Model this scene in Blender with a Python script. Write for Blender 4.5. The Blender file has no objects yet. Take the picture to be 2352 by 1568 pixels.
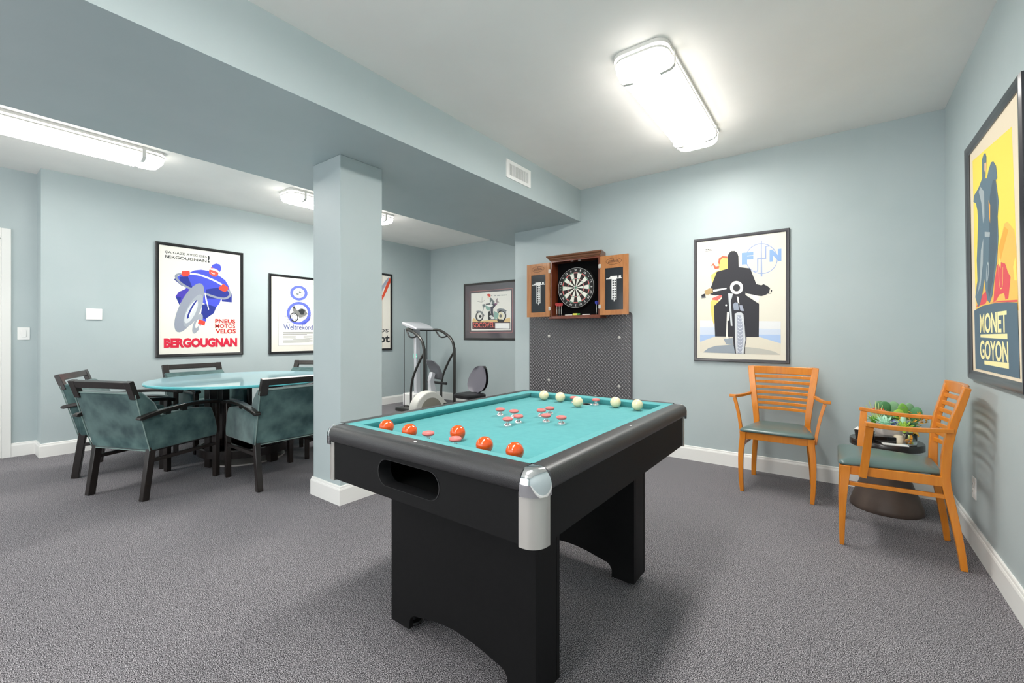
import bpy, bmesh, math, random
from mathutils import Vector, Matrix
PI = math.pi
random.seed(7)
SC = bpy.context.scene
COL = SC.collection
H = 2.8326            # ceiling height
XR, YB = 0.637, 4.3737      # right wall, back wall of the games side
XL, YB2 = -6.2286, 5.7487   # poster wall on the left, back wall of the gym corner
XS = -3.209           # where the back wall ends
XBM, XBL, ZB = -2.2959, -3.71, 2.4772   # ceiling beam
YF, XREC = -2.6, -6.5       # wall behind the camera, recessed wall with the door

# ---------------------------------------------------------------- camera
cam_d = bpy.data.cameras.new('camera')
cam = bpy.data.objects.new('camera', cam_d)
COL.objects.link(cam)
cam.location = (0, 0, 1.2)
cam.rotation_euler = (PI/2, 0, 0.6402)
cam_d.sensor_width = 36
cam_d.lens = 994.8/2352*36
cam_d.shift_y = -15/2352
cam_d.clip_start = 0.02
SC.camera = cam
# ---------------------------------------------------------------- world, exposure
wd = bpy.data.worlds.new('world'); SC.world = wd
wd.use_nodes = True
wd.node_tree.nodes['Background'].inputs[0].default_value = (0.97, 0.98, 1, 1)
wd.node_tree.nodes['Background'].inputs[1].default_value = 2.1
vs = SC.view_settings
vs.view_transform = 'Standard'; vs.look = 'None'; vs.exposure = 0.28; vs.gamma = 1.0
vs.use_curve_mapping = False
SC.cycles.use_denoising = True
SC.cycles.max_bounces = 10
SC.cycles.diffuse_bounces = 7
SC.cycles.sample_clamp_indirect = 8
LAMP = 31           # brightness of the lit acrylic lenses

# ---------------------------------------------------------------- materials
def lin(c):
    return tuple(((v/255)/12.92 if v/255 <= .04045 else ((v/255+.055)/1.055)**2.4) for v in c)
MATS = {}
def mat(name, rgb, rough=.5, metal=0, spec=.5, noise=None, bump=None, coat=0, trans=0, sheen=0, emit=0, rgb2=None, ior=None):
    """noise=(scale, detail, lo, hi[, stretch]) mixes rgb and rgb2; bump=(scale, strength, distance)"""
    if name in MATS: return MATS[name]
    m = bpy.data.materials.new(name); m.use_nodes = True
    nt = m.node_tree; b = nt.nodes['Principled BSDF']
    c = lin(rgb)+(1,)
    b.inputs['Base Color'].default_value = c
    b.inputs['Roughness'].default_value = rough
    b.inputs['Metallic'].default_value = metal
    b.inputs['Specular IOR Level'].default_value = spec
    if ior: b.inputs['IOR'].default_value = ior
    if coat: b.inputs['Coat Weight'].default_value = coat; b.inputs['Coat Roughness'].default_value = .08
    if trans: b.inputs['Transmission Weight'].default_value = trans
    if sheen:
        b.inputs['Sheen Weight'].default_value = sheen; b.inputs['Sheen Roughness'].default_value = .4
    if emit:
        b.inputs['Emission Color'].default_value = c; b.inputs['Emission Strength'].default_value = emit
    tc = nt.nodes.new('ShaderNodeTexCoord')
    if noise:
        n = nt.nodes.new('ShaderNodeTexNoise'); n.inputs['Scale'].default_value = noise[0]; n.inputs['Detail'].default_value = noise[1]
        r = nt.nodes.new('ShaderNodeValToRGB')
        r.color_ramp.elements[0].position = noise[2]; r.color_ramp.elements[1].position = noise[3]
        r.color_ramp.elements[0].color = c; r.color_ramp.elements[1].color = lin(rgb2)+(1,)
        src = tc.outputs['Object']
        if len(noise) > 4:
            mp = nt.nodes.new('ShaderNodeMapping'); mp.inputs['Scale'].default_value = noise[4]
            nt.links.new(src, mp.inputs[0]); src = mp.outputs[0]
        nt.links.new(src, n.inputs['Vector']); nt.links.new(n.outputs['Fac'], r.inputs[0]); nt.links.new(r.outputs[0], b.inputs['Base Color'])
    if bump:
        n = nt.nodes.new('ShaderNodeTexNoise'); n.inputs['Scale'].default_value = bump[0]; n.inputs['Detail'].default_value = 3
        u = nt.nodes.new('ShaderNodeBump'); u.inputs['Strength'].default_value = bump[1]; u.inputs['Distance'].default_value = bump[2]
        nt.links.new(tc.outputs['Object'], n.inputs['Vector']); nt.links.new(n.outputs['Fac'], u.inputs['Height']); nt.links.new(u.outputs[0], b.inputs['Normal'])
    MATS[name] = m
    return m
wall_m = mat('wall_paint', (180, 192, 194), .45, spec=.35, noise=(3, 3, .3, .7), rgb2=(176, 189, 191), bump=(14, .25, .004))
ceil_m = mat('ceiling_paint', (248, 245, 241), .7, spec=.25, noise=(2, 3, .35, .65), rgb2=(244, 241, 237), bump=(11, .3, .005))
trim_m = mat('trim_paint', (236, 236, 233), .35)
def carpet():
    m = mat('carpet', (100, 100, 104), .95, spec=.1)
    nt = m.node_tree; b = nt.nodes['Principled BSDF']
    tc = nt.nodes.new('ShaderNodeTexCoord')
    n1 = nt.nodes.new('ShaderNodeTexNoise'); n1.inputs['Scale'].default_value = 280; n1.inputs['Detail'].default_value = 5; n1.inputs['Roughness'].default_value = .75
    r1 = nt.nodes.new('ShaderNodeValToRGB'); e = r1.color_ramp
    e.elements[0].position = .41; e.elements[0].color = lin((15, 15, 18))+(1,)
    e.elements[1].position = .59; e.elements[1].color = lin((200, 197, 202))+(1,)
    x = e.elements.new(.49); x.color = lin((73, 71, 77))+(1,)
    n2 = nt.nodes.new('ShaderNodeTexNoise'); n2.inputs['Scale'].default_value = 1.3; n2.inputs['Detail'].default_value = 3
    r2 = nt.nodes.new('ShaderNodeValToRGB'); r2.color_ramp.elements[0].color = (.86, .86, .86, 1); r2.color_ramp.elements[1].color = (1.1, 1.09, 1.07, 1)
    mx = nt.nodes.new('ShaderNodeMix'); mx.data_type = 'RGBA'; mx.blend_type = 'MULTIPLY'; mx.inputs[0].default_value = 1
    for n in (n1, n2): nt.links.new(tc.outputs['Object'], n.inputs['Vector'])
    nt.links.new(n1.outputs['Fac'], r1.inputs[0]); nt.links.new(n2.outputs['Fac'], r2.inputs[0])
    nt.links.new(r1.outputs[0], mx.inputs[6]); nt.links.new(r2.outputs[0], mx.inputs[7]); nt.links.new(mx.outputs[2], b.inputs['Base Color'])
    u = nt.nodes.new('ShaderNodeBump'); u.inputs['Strength'].default_value = .15; u.inputs['Distance'].default_value = .002
    nt.links.new(n1.outputs['Fac'], u.inputs['Height']); nt.links.new(u.outputs[0], b.inputs['Normal'])
    return m
carpet_m = carpet()
lens_m = mat('lit_lens', (255, 252, 246), .3, emit=LAMP)
lens_strong = mat('lit_lens_strong', (255, 252, 246), .3, emit=LAMP*1.6)
lens_soft = mat('lit_lens_soft', (255, 252, 246), .3, emit=LAMP*.55)
lens_side = mat('lit_lens_side', (255, 252, 246), .3, emit=4.8)
clip_m = mat('lamp_clip', (235, 233, 228), .5)
black_lam = mat('black_laminate', (15, 15, 16), .55, spec=.2, noise=(60, 2, .3, .7), rgb2=(18, 18, 19))
black_vinyl = mat('black_vinyl', (36, 36, 38), .38, spec=.8, bump=(300, .6, .0012))
chrome = mat('chrome', (225, 228, 230), .08, metal=1)
satin = mat('satin_aluminium', (196, 193, 188), .38, metal=.6, bump=(300, .08, .001))
bright_metal = mat('bright_metal', (244, 244, 244), .22, metal=.85)
felt_m = mat('table_felt', (76, 150, 153), .9, spec=.15, sheen=.15, noise=(35, 5, .3, .75), rgb2=(83, 157, 160))
ball_or = mat('orange_ball', (218, 80, 14), .12, coat=.6)
ball_iv = mat('ivory_ball', (236, 220, 180), .12, coat=.6)
rub_pink = mat('pink_rubber', (208, 112, 108), .5)
white_pl = mat('white_plastic', (240, 240, 238), .35)
dark_pl = mat('dark_plastic', (28, 28, 30), .4)
void_m = mat('dark_inside', (6, 6, 6), .8)
honey = mat('honey_wood', (206, 120, 28), .3, coat=.2, noise=(5, 4, .3, .7, (12, 12, 1.2)), rgb2=(216, 134, 38))
teal_vinyl = mat('green_grey_vinyl', (84, 106, 104), .3, coat=.15, bump=(200, .15, .001))
espresso = mat('espresso_wood', (20, 15, 13), .3, coat=.2, noise=(6, 4, .3, .7, (10, 10, 1.5)), rgb2=(32, 24, 20))
velvet = mat('teal_velvet', (44, 68, 71), .8, spec=.2, sheen=.4, noise=(7, 4, .32, .72), rgb2=(92, 118, 116))
piping_m = mat('velvet_piping', (120, 142, 138), .7)
frame_blk = mat('black_frame', (30, 30, 32), .25, coat=.3)

# ---------------------------------------------------------------- mesh builder
class MB:
    def __init__(self): self.v = []; self.f = []; self.m = []
    def add(self, vs, fs, mi=0, M=None):
        o = len(self.v)
        self.v += [tuple(M @ Vector(p)) if M is not None else tuple(p) for p in vs]
        self.f += [tuple(i+o for i in f) for f in fs]; self.m += [mi]*len(fs); return self
    def box(self, x0, x1, y0, y1, z0, z1, mi=0, M=None):
        vs = [(x0,y0,z0),(x1,y0,z0),(x1,y1,z0),(x0,y1,z0),(x0,y0,z1),(x1,y0,z1),(x1,y1,z1),(x0,y1,z1)]
        return self.add(vs, [(0,3,2,1),(4,5,6,7),(0,1,5,4),(1,2,6,5),(2,3,7,6),(3,0,4,7)], mi, M)
    def loft(self, secs, mi=0, cap=True, closed=False, M=None):
        n = len(secs[0]); vs = [p for s in secs for p in s]; fs = []; k = len(secs)
        for i in range(k if closed else k-1):
            j = (i+1) % k
            for a in range(n):
                b = (a+1) % n
                fs.append((i*n+a, i*n+b, j*n+b, j*n+a))
        if cap and not closed:
            fs.append(tuple(range(n-1, -1, -1))); fs.append(tuple((k-1)*n+a for a in range(n)))
        return self.add(vs, fs, mi, M)
    def bar(self, pts, size, side=(1,0,0), mi=0, n=4, M=None):
        """rectangular (n=4) or round section swept along pts; size=(w along side, d) or a list of them"""
        P = [Vector(p) for p in pts]; S = Vector(side); secs = []
        for i, p in enumerate(P):
            t = (P[min(i+1, len(P)-1)]-P[max(i-1, 0)]).normalized()
            s = (S-t*S.dot(t)).normalized(); q = t.cross(s)
            w, d = size[i] if isinstance(size, list) else size
            if n == 4: secs.append([p+s*w/2*a+q*d/2*b for a, b in ((-1,-1),(1,-1),(1,1),(-1,1))])
            else: secs.append([p+s*w/2*math.cos(2*PI*k/n)+q*d/2*math.sin(2*PI*k/n) for k in range(n)])
        return self.loft(secs, mi, M=M)
    def tube(self, pts, r, mi=0, n=10, M=None):
        a, b = Vector(pts[0]), Vector(pts[-1]); d = (b-a)
        s = Vector((0, 0, 1)) if abs(d.normalized().z) < .8 else Vector((0, 1, 0))
        P = [Vector(p) for p in pts]; secs = []; prev = None
        for i, p in enumerate(P):
            t = (P[min(i+1, len(P)-1)]-P[max(i-1, 0)]).normalized()
            if prev is None: u = t.orthogonal().normalized()
            else: u = (prev-t*prev.dot(t)).normalized()
            prev = u; w = t.cross(u)
            rr = r[i] if isinstance(r, list) else r
            secs.append([p+u*rr*math.cos(2*PI*k/n)+w*rr*math.sin(2*PI*k/n) for k in range(n)])
        return self.loft(secs, mi, M=M)
    def lathe(self, prof, n=32, c=(0,0,0), mi=0, M=None):
        secs = [[(c[0]+r*math.cos(2*PI*k/n), c[1]+r*math.sin(2*PI*k/n), c[2]+z) for k in range(n)] for r, z in prof]
        return self.loft(secs, mi, M=M)
    def prism(self, poly, a, b, axis='x', mi=0, M=None):
        f = {'x': lambda p, t: (t, p[0], p[1]), 'y': lambda p, t: (p[0], t, p[1]), 'z': lambda p, t: (p[0], p[1], t)}[axis]
        return self.loft([[f(p, a) for p in poly], [f(p, b) for p in poly]], mi, M=M)
    def curve2d(self, rings, depth, mi=0, M=None):
        """filled flat shape with holes (rings[1:]), thickness depth centred on its plane (local xy)"""
        cu = bpy.data.curves.new('tmp', 'CURVE'); cu.dimensions = '2D'; cu.fill_mode = 'BOTH'; cu.extrude = depth/2
        for r in rings:
            s = cu.splines.new('POLY'); s.points.add(len(r)-1); s.use_cyclic_u = True
            for i, p in enumerate(r): s.points[i].co = (p[0], p[1], 0, 1)
        self._cu(cu, mi, M); return self
    def _cu(self, cu, mi, M, fit=None):
        o = bpy.data.objects.new('tmp', cu)
        me = o.to_mesh()
        vs = [v.co.copy() for v in me.vertices]; fs = [tuple(p.vertices) for p in me.polygons]
        o.to_mesh_clear(); bpy.data.objects.remove(o); bpy.data.curves.remove(cu)
        if fit and vs:
            x0 = min(v.x for v in vs); x1 = max(v.x for v in vs); y0 = min(v.y for v in vs); y1 = max(v.y for v in vs)
            fx0, fx1, fy0, fy1 = fit
            for v in vs:
                v.x = fx0+(v.x-x0)/(x1-x0)*(fx1-fx0); v.y = fy0+(v.y-y0)/(y1-y0)*(fy1-fy0)
        self.add(vs, fs, mi, M)
    def text(self, s, fit, bold=0, depth=0, mi=0, M=None):
        cu = bpy.data.curves.new('tmp', 'FONT'); cu.body = s; cu.size = 1; cu.offset = bold; cu.extrude = depth/2; cu.resolution_u = 4
        self._cu(cu, mi, M, fit); return self
    def build(self, name, mats, parent=None, bevel=0, smooth=35, loc=None, seg=2, sub=0):
        me = bpy.data.meshes.new(name); me.from_pydata(self.v, [], self.f)
        for m in (mats if isinstance(mats, (list, tuple)) else [mats]): me.materials.append(m)
        for i, p in enumerate(me.polygons): p.material_index = self.m[i]
        bm = bmesh.new(); bm.from_mesh(me); bmesh.ops.recalc_face_normals(bm, faces=bm.faces); bm.to_mesh(me); bm.free()
        if smooth:
            for p in me.polygons: p.use_smooth = True
            me.set_sharp_from_angle(angle=math.radians(smooth))
        o = bpy.data.objects.new(name, me); COL.objects.link(o)
        if parent: o.parent = parent
        if loc: o.location = loc
        if bevel:
            b = o.modifiers.new('bevel', 'BEVEL'); b.width = bevel; b.segments = seg; b.limit_method = 'ANGLE'; b.angle_limit = .6; b.harden_normals = False
        if sub:
            s = o.modifiers.new('sub', 'SUBSURF'); s.levels = sub; s.render_levels = sub
        return o
def rrect(x0, x1, y0, y1, r, n=6):
    out = []
    for cx, cy, a0 in ((x1-r, y1-r, 0), (x0+r, y1-r, PI/2), (x0+r, y0+r, PI), (x1-r, y0+r, 3*PI/2)):
        for k in range(n+1):
            a = a0+PI/2*k/n; out.append((cx+r*math.cos(a), cy+r*math.sin(a)))
    return out
def circ(cx, cy, r, n=32): return [(cx+r*math.cos(2*PI*k/n), cy+r*math.sin(2*PI*k/n)) for k in range(n)]
def smoothp(pts, n=6):
    """Catmull-Rom through pts"""
    P = [Vector(p) for p in pts]; out = []
    for i in range(len(P)-1):
        p0, p1, p2, p3 = P[max(i-1, 0)], P[i], P[i+1], P[min(i+2, len(P)-1)]
        for k in range(n):
            t = k/n
            out.append(.5*((2*p1)+(p2-p0)*t+(2*p0-5*p1+4*p2-p3)*t*t+(3*p1-p0-3*p2+p3)*t**3))
    out.append(P[-1]); return out
def thing(name, label, cat, loc=(0,0,0), rz=0, group=None):
    o = bpy.data.objects.new(name, None); COL.objects.link(o); o.empty_display_size = .1
    o.location = loc; o.rotation_euler = (0, 0, rz)
    return tag(o, label, cat, group)
def tag(o, label, cat, group=None):
    o['label'] = label; o['category'] = cat
    if group: o['group'] = group
    return o
def struct(o): o['kind'] = 'structure'; return o
def copy_tree(o, parent=None):
    c = o.copy(); COL.objects.link(c)
    if parent: c.parent = parent
    for ch in list(o.children): copy_tree(ch, c)
    return c

# ---------------------------------------------------------------- room shell
T = .12
def wbox(name, *a, m=wall_m):
    return struct(MB().box(*a).build(name, m, smooth=0))
XO = XREC
wbox('floor', XO-T, XR+T, YF-T, YB2+T, -.12, 0, m=carpet_m)
wbox('ceiling', XO-T, XR+T, YF-T, YB2+T, H, H+.12, m=ceil_m)
wbox('wall_right', XR, XR+T, YF-T, YB+T, 0, H)
wbox('wall_back', XS, XR, YB, YB+T, 0, H)
wbox('wall_return', XS, XS+T, YB+T, YB2, 0, H)
wbox('wall_gym', XL, XS+T, YB2, YB2+T, 0, H)
wbox('wall_left', XL-T*2.3, XL, .645, YB2+T, 0, H)
# unseen wall behind the camera, with two wide openings added for soft fill light
mb = MB()
for x0, x1 in ((XO-T, -5.9), (-3.75, -3.3), (.1, XR)): mb.box(x0, x1, YF-T, YF, 0, H)
mb.box(-5.9, -3.75, YF-T, YF, 2.3, H); mb.box(-3.3, .1, YF-T, YF, 2.3, H)
struct(mb.build('wall_front', wall_m, smooth=0))
DY0, DY1, DZ = -.5, .411, 2.14
mb = MB(); mb.box(XO-T, XO, DY1, .645, 0, H); mb.box(XO-T, XO, YF, DY0, 0, H); mb.box(XO-T, XO, DY0, DY1, DZ, H)
struct(mb.build('wall_recess', wall_m, smooth=0))
mb = MB(); mb.box(XBL, XBM, YF, YB, ZB, H); mb.box(XBL, XS, YB, YB2, ZB, H)
struct(mb.build('ceiling_beam', wall_m, smooth=0))
PX0, PX1, PY0, PY1 = -3.16, -2.80, 1.729, 2.082
struct(MB().box(PX0, PX1, PY0, PY1, 0, ZB).build('support_post', wall_m, bevel=.004))
def base_run(name, pts, closed=False, h=.134, t=.016):
    """moulded baseboard following pts (x, y); the room lies to the left of the run"""
    prof = [(0,0),(t,0),(t,h-.028),(t-.003,h-.018),(t-.005,h-.016),(t-.007,h-.004),(t-.010,h),(0,h)]
    n = len(pts); secs = []
    for i, p in enumerate(pts):
        p = Vector(p)
        a = Vector(pts[i-1]) if (i > 0 or closed) else None; b = Vector(pts[(i+1) % n]) if (i < n-1 or closed) else None
        n1 = None if a is None else Vector((-(p-a).y, (p-a).x)).normalized()
        n2 = None if b is None else Vector((-(b-p).y, (b-p).x)).normalized()
        if n1 is None: m = n2
        elif n2 is None: m = n1
        else: m = (n1+n2); m = m/(m.dot(n1))
        secs.append([(p.x+m.x*u, p.y+m.y*u, z) for u, z in prof])
    return struct(MB().loft(secs, closed=closed).build(name, trim_m, smooth=0))
base_run('baseboard_right', [(XR, YF), (XR, YB)])
base_run('baseboard_back', [(XR, YB), (XS, YB), (XS, YB2)])
base_run('baseboard_gym', [(XS, YB2), (XL, YB2)])
base_run('baseboard_left', [(XL, YB2), (XL, .645), (XREC, .645), (XREC, DY1+.062)])
base_run('baseboard_post', [(PX0, PY0), (PX0, PY1), (PX1, PY1), (PX1, PY0)], closed=True)
# door in the recess
dr = thing('door_1', '', '')
del dr['label']; del dr['category']; struct(dr)
mb = MB()
for y0, y1 in ((DY1, DY1+.062), (DY0-.062, DY0)): mb.box(XO, XO+.018, y0, y1, 0, DZ+.1)
mb.box(XO, XO+.018, DY0, DY1, DZ, DZ+.1)
mb.box(XO-.1, XO, DY1-.02, DY1, 0, DZ); mb.box(XO-.1, XO, DY0, DY0+.02, 0, DZ); mb.box(XO-.1, XO, DY0+.02, DY1-.02, DZ-.02, DZ)
mb.build('door_frame', trim_m, dr, bevel=.003)
mb = MB().box(XO-.065, XO-.02, DY0+.02, DY1-.02, .008, DZ-.02)
for z0, z1 in ((.15, .95), (1.1, 1.98)): mb.box(XO-.022, XO-.014, DY0+.14, DY1-.14, z0, z1)
pan = mb.build('door_panel', trim_m, dr, bevel=.004)
MB().lathe([(.012, 0), (.012, .03), (.027, .035), (.03, .05), (.02, .065), (.001, .068)], 20).build('door_knob', chrome, pan, loc=(XO-.02, DY0+.09, 1.0)).rotation_euler = (0, PI/2, 0)

# ---------------------------------------------------------------- ceiling lights
def make_light():
    """local origin on the ceiling, lens below, long side along y"""
    t = thing('ceiling_light', '', 'ceiling light')
    hw, hl = .155, .71
    MB().prism(rrect(-hw-.004, hw+.004, -hl-.004, hl+.004, .07), -.022, -.001, 'z').build('mounting_pan', clip_m, t)
    secs = []
    for z, ins in ((-.022, .006), (-.03, 0), (-.055, 0), (-.085, .006), (-.1, .018), (-.106, .035)):
        secs.append([(x, y, z) for x, y in rrect(-hw+ins, hw-ins, -hl+ins, hl-ins, .085-ins*.6, 8)])
    mb = MB(); mb.loft(secs[:4], mi=1, cap=False); mb.loft(secs[3:], mi=0); mb.add(secs[0], [tuple(range(len(secs[0])))], 1)
    mb.build('lens', [lens_m, lens_side], t)
    mb = MB()
    rr = rrect(-hw, hw, -hl, hl, .085, 8); ro = rrect(-hw-.0025, hw+.0025, -hl-.0025, hl+.0025, .0875, 8)
    mb.loft([[(rr[i][0], rr[i][1], -.036), (ro[i][0], ro[i][1], -.036), (ro[i][0], ro[i][1], -.048), (rr[i][0], rr[i][1], -.048)] for i in range(len(rr))], closed=True, cap=False)
    mb.build('trim_band', clip_m, t)
    for sx in (-1, 1):
        for sy in (-1, 1):
            y = sy*(hl-.16)
            mb = MB()
            mb.bar([(sx*(hw+.006), y, -.002), (sx*(hw+.006), y, -.085), (sx*(hw-.012), y, -.103), (sx*(hw-.075), y, -.111)], (.026, .006), side=(0, 1, 0))
            for d in (-.03, .03): mb.bar([(sx*(hw+.004), y+d, -.012), (sx*(hw+.004), y+d, -.083), (sx*(hw-.014), y+d, -.104), (sx*(hw-.05), y+d, -.1095)], (.003, .003), side=(0, 1, 0))
            mb.build('clip', clip_m, t)
    return t
L0 = make_light()
spots = [(-.895, 3.09, 'long lit acrylic ceiling light above the pool table area, right of the beam'),
         (-.895, .45, 'acrylic ceiling light on the pool side, overhead beyond the picture top'),
         (-4.97, .56, 'long lit ceiling light at the left edge above the dining chairs'),
         (-4.97, 3.09, 'lit ceiling light partly hidden behind the square post'),
         (-4.97, -1.75, 'acrylic ceiling light added as unseen fill on the dining side behind the camera'),  # this lamp and the next carry on the rows, added for fill
         (-.895, -1.75, 'acrylic ceiling light added as unseen fill on the pool side behind the camera')]
for i, (x, y, l) in enumerate(spots):
    o = L0 if i == 0 else copy_tree(L0)
    o.location = (x, y, H); o['label'] = l; o['group'] = 'acrylic ceiling lights'
    if x < -4 and y < 2:        # the two dining side lamps, dimmed to keep the left wall from overbrightness
        for c in o.children:
            if c.name.startswith('lens'):
                c.data = c.data.copy(); c.data.materials[0] = lens_soft
    if i == 3:
        for c in o.children:
            if c.name.startswith('lens'): c.data = c.data.copy(); c.data.materials[0] = lens_strong

# ---------------------------------------------------------------- air vent on the beam
t = thing('air_vent', 'white slatted air vent high on the blue ceiling beam', 'air vent', (XBM, 3.18, 2.657), PI/2)
mb = MB(); mb.curve2d([rrect(-.187, .187, -.08, .08, .003, 1), rrect(-.145, .145, -.05, .05, .002, 1)], .008, M=Matrix.Translation((0, -.004, 0)) @ Matrix.Rotation(PI/2, 4, 'X'))
mb.build('frame', white_pl, t, bevel=.002)
MB().box(-.145, .145, -.0015, -.0005, -.05, .05).build('backing', dark_pl, t)
mb = MB()
for k in range(17):
    x = -.136+k*.017; mb.box(x-.0045, x+.0045, -.007, -.002, -.05, .05)
mb.build('louvre', white_pl, t)

# ---------------------------------------------------------------- bumper pool table
TX, TY, TW, TL = -1.1121, 1.6295, .994, 1.3887
TOP, APB, BED = .847, .6436, .813
IA, IB = .05, .0963
pt = thing('bumper_pool_table', 'black bumper pool table with turquoise felt and chrome corners in the foreground', 'pool table', (TX, TY, 0))
hw, hl = TW/2, TL/2
RX = lambda y: Matrix.Translation((0, y, 0)) @ Matrix.Rotation(PI/2, 4, 'X')
# apron: front and back with the ball slot, plain sides
stad = [(x, z) for x, z in rrect(-.165, .135, .682, .772, .0445, 8)]
for s, holes in ((-1, [stad]), (1, [stad])):
    mb = MB(); mb.curve2d([[(-hw+.03, APB), (hw-.03, APB), (hw-.03, .79), (-hw+.03, .79)]]+holes, .02, M=RX(s*(hl-.01)))
    o = mb.build('apron_panel', black_lam, pt)
    a = stad; sec = []
    for x, z in a:
        cx, cz = -.015, .727
        d = Vector((x-cx, 0, z-cz)); d.normalize()
        y0 = s*(hl+.0015)
        sec.append([(x, y0, z), (x+d.x*.004, y0, z+d.z*.004), (x+d.x*.004, s*(hl-.001), z+d.z*.004), (x-d.x*.001, s*(hl-.05), z-d.z*.001)])
    MB().loft(sec, closed=True, cap=False).build('slot_rim', dark_pl, o)
for s in (-1, 1):
    MB().box(s*hw-(.02 if s > 0 else 0), s*hw+(0 if s > 0 else .02), -hl+.03, hl-.03, APB, .79).build('apron_panel', black_lam, pt)
mb = MB(); mb.box(-hw+.03, hw-.03, -hl+.03, hl-.03, APB+.004, APB+.014)
mb.build('ball_tray', void_m, pt)
# felt bed with two pocket holes
PY = .555
mb = MB(); mb.curve2d([[(-hw+IB-.02, -hl+IB-.02), (hw-IB+.02, -hl+IB-.02), (hw-IB+.02, hl-IB+.02), (-hw+IB-.02, hl-IB+.02)], circ(0, -PY, .03), circ(0, PY, .03)], .02, M=Matrix.Translation((0, 0, BED-.01)))
mb.build('felt_bed', felt_m, pt)
for s in (-1, 1):
    mb = MB(); mb.lathe([(.034, .0022), (.034, .0005), (.0298, .0005), (.0285, -.05), (.024, -.05), (.0265, .0022)], 32)
    c = mb.build('pocket_cup', white_pl, pt, loc=(0, s*PY, BED))
    MB().lathe([(.001, -.049), (.024, -.049), (.024, -.046), (.001, -.046)], 24).build('cup_bottom', void_m, c)
# cushions: one mitred piece per side
def ringpts(ins): return [(-hw+ins, -hl+ins), (hw-ins, -hl+ins), (hw-ins, hl-ins), (-hw+ins, hl-ins)]
prof = [(IA, TOP), (IB-.006, TOP-.003), (IB, TOP-.006), (IB-.001, TOP-.012), (IB-.012, BED), (IA, BED)]
for k in range(4):
    mb = MB(); mb.loft([[(ringpts(i)[k][0], ringpts(i)[k][1], z) for i, z in prof], [(ringpts(i)[(k+1) % 4][0], ringpts(i)[(k+1) % 4][1], z) for i, z in prof]])
    mb.build('cushion', felt_m, pt, smooth=50)
# black top rail
rp = [(IA, TOP-.02), (IA, TOP), (.012, TOP), (.0, TOP-.002), (-.009, TOP-.008), (-.0145, TOP-.017), (-.0165, TOP-.030), (-.0155, TOP-.045), (-.011, TOP-.056), (-.004, TOP-.060), (.01, TOP-.060), (.01, TOP-.02)]
CR = .045
def corner(sx, sy, ins, k, n, ext=0):
    """point k/n round the outside corner arc for an inset ins"""
    cx, cy = sx*(hw-CR), sy*(hl-CR)
    r = CR-ins
    a = PI/2*k/n
    if r > 0: return (cx+sx*r*math.sin(a), cy+sy*r*math.cos(a))
    return (cx+sx*r, cy+sy*r)
def side_path(k):
    P = [((-1,-1),(1,-1)), ((1,-1),(1,1)), ((1,1),(-1,1)), ((-1,1),(-1,-1))][k]
    return P
for k in range(4):
    (ax, ay), (bx, by) = side_path(k)
    A, B = [], []
    for ins, z in rp:
        if k in (0, 2):
            y = ay*(hl-ins); A.append((ax*(hw-max(ins, CR if ins < CR else ins)), y, z)); B.append((bx*(hw-max(ins, CR if ins < CR else ins)), y, z))
        else:
            x = ax*(hw-ins); A.append((x, ay*(hl-max(ins, CR if ins < CR else ins)), z)); B.append((x, by*(hl-max(ins, CR if ins < CR else ins)), z))
    r = MB().loft([A, B]).build('top_rail', black_vinyl, pt, smooth=40)
    d = [(0, -hl+.022), (hw-.022, 0), (0, hl-.022), (-hw+.022, 0)][k]
    MB().lathe([(.005, -.002), (.005, .0006), (.001, .0008)], 16).build('inlay_dot', white_pl, r, loc=(d[0], d[1], TOP))
# chrome corner caps over satin corner posts
cp = [(IA+.002, TOP-.012), (IA+.002, TOP+.0015), (.022, TOP+.0015)]+[(.018-.034*math.sin(PI/2*k/8), TOP+.0015-.040*(1-math.cos(PI/2*k/8))) for k in range(1, 9)]+[(-.016, TOP-.060), (-.0150, TOP-.070), (-.004, TOP-.070), (-.004, TOP-.03)]
for sx in (-1, 1):
    for sy in (-1, 1):
        secs = []
        n = 10
        q = [(sx*(hw-CR-.006), sy*(hl-i), z) for i, z in cp]
        fix = lambda i: i
        secs.append([(sx*(hw-CR-.002), sy*(hl-i), z) for i, z in cp])
        for k in range(n+1): secs.append([(*corner(sx, sy, i, k, n), z) for i, z in cp])
        secs.append([(sx*(hw-i), sy*(hl-CR-.002), z) for i, z in cp])
        c = MB().loft(secs).build('corner_cap', chrome, pt, smooth=32)
        so = [( -.004, APB-.006), (-.004, TOP-.062), (.018, TOP-.062), (.018, APB-.006)]
        secs = [[(sx*(hw-CR-.012), sy*(hl-i), z) for i, z in so]]
        for k in range(n+1): secs.append([(*corner(sx, sy, i, k, n), z) for i, z in so])
        secs.append([(sx*(hw-i), sy*(hl-CR-.012), z) for i, z in so])
        MB().loft(secs).build('corner_post', satin, pt, smooth=50)
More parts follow.
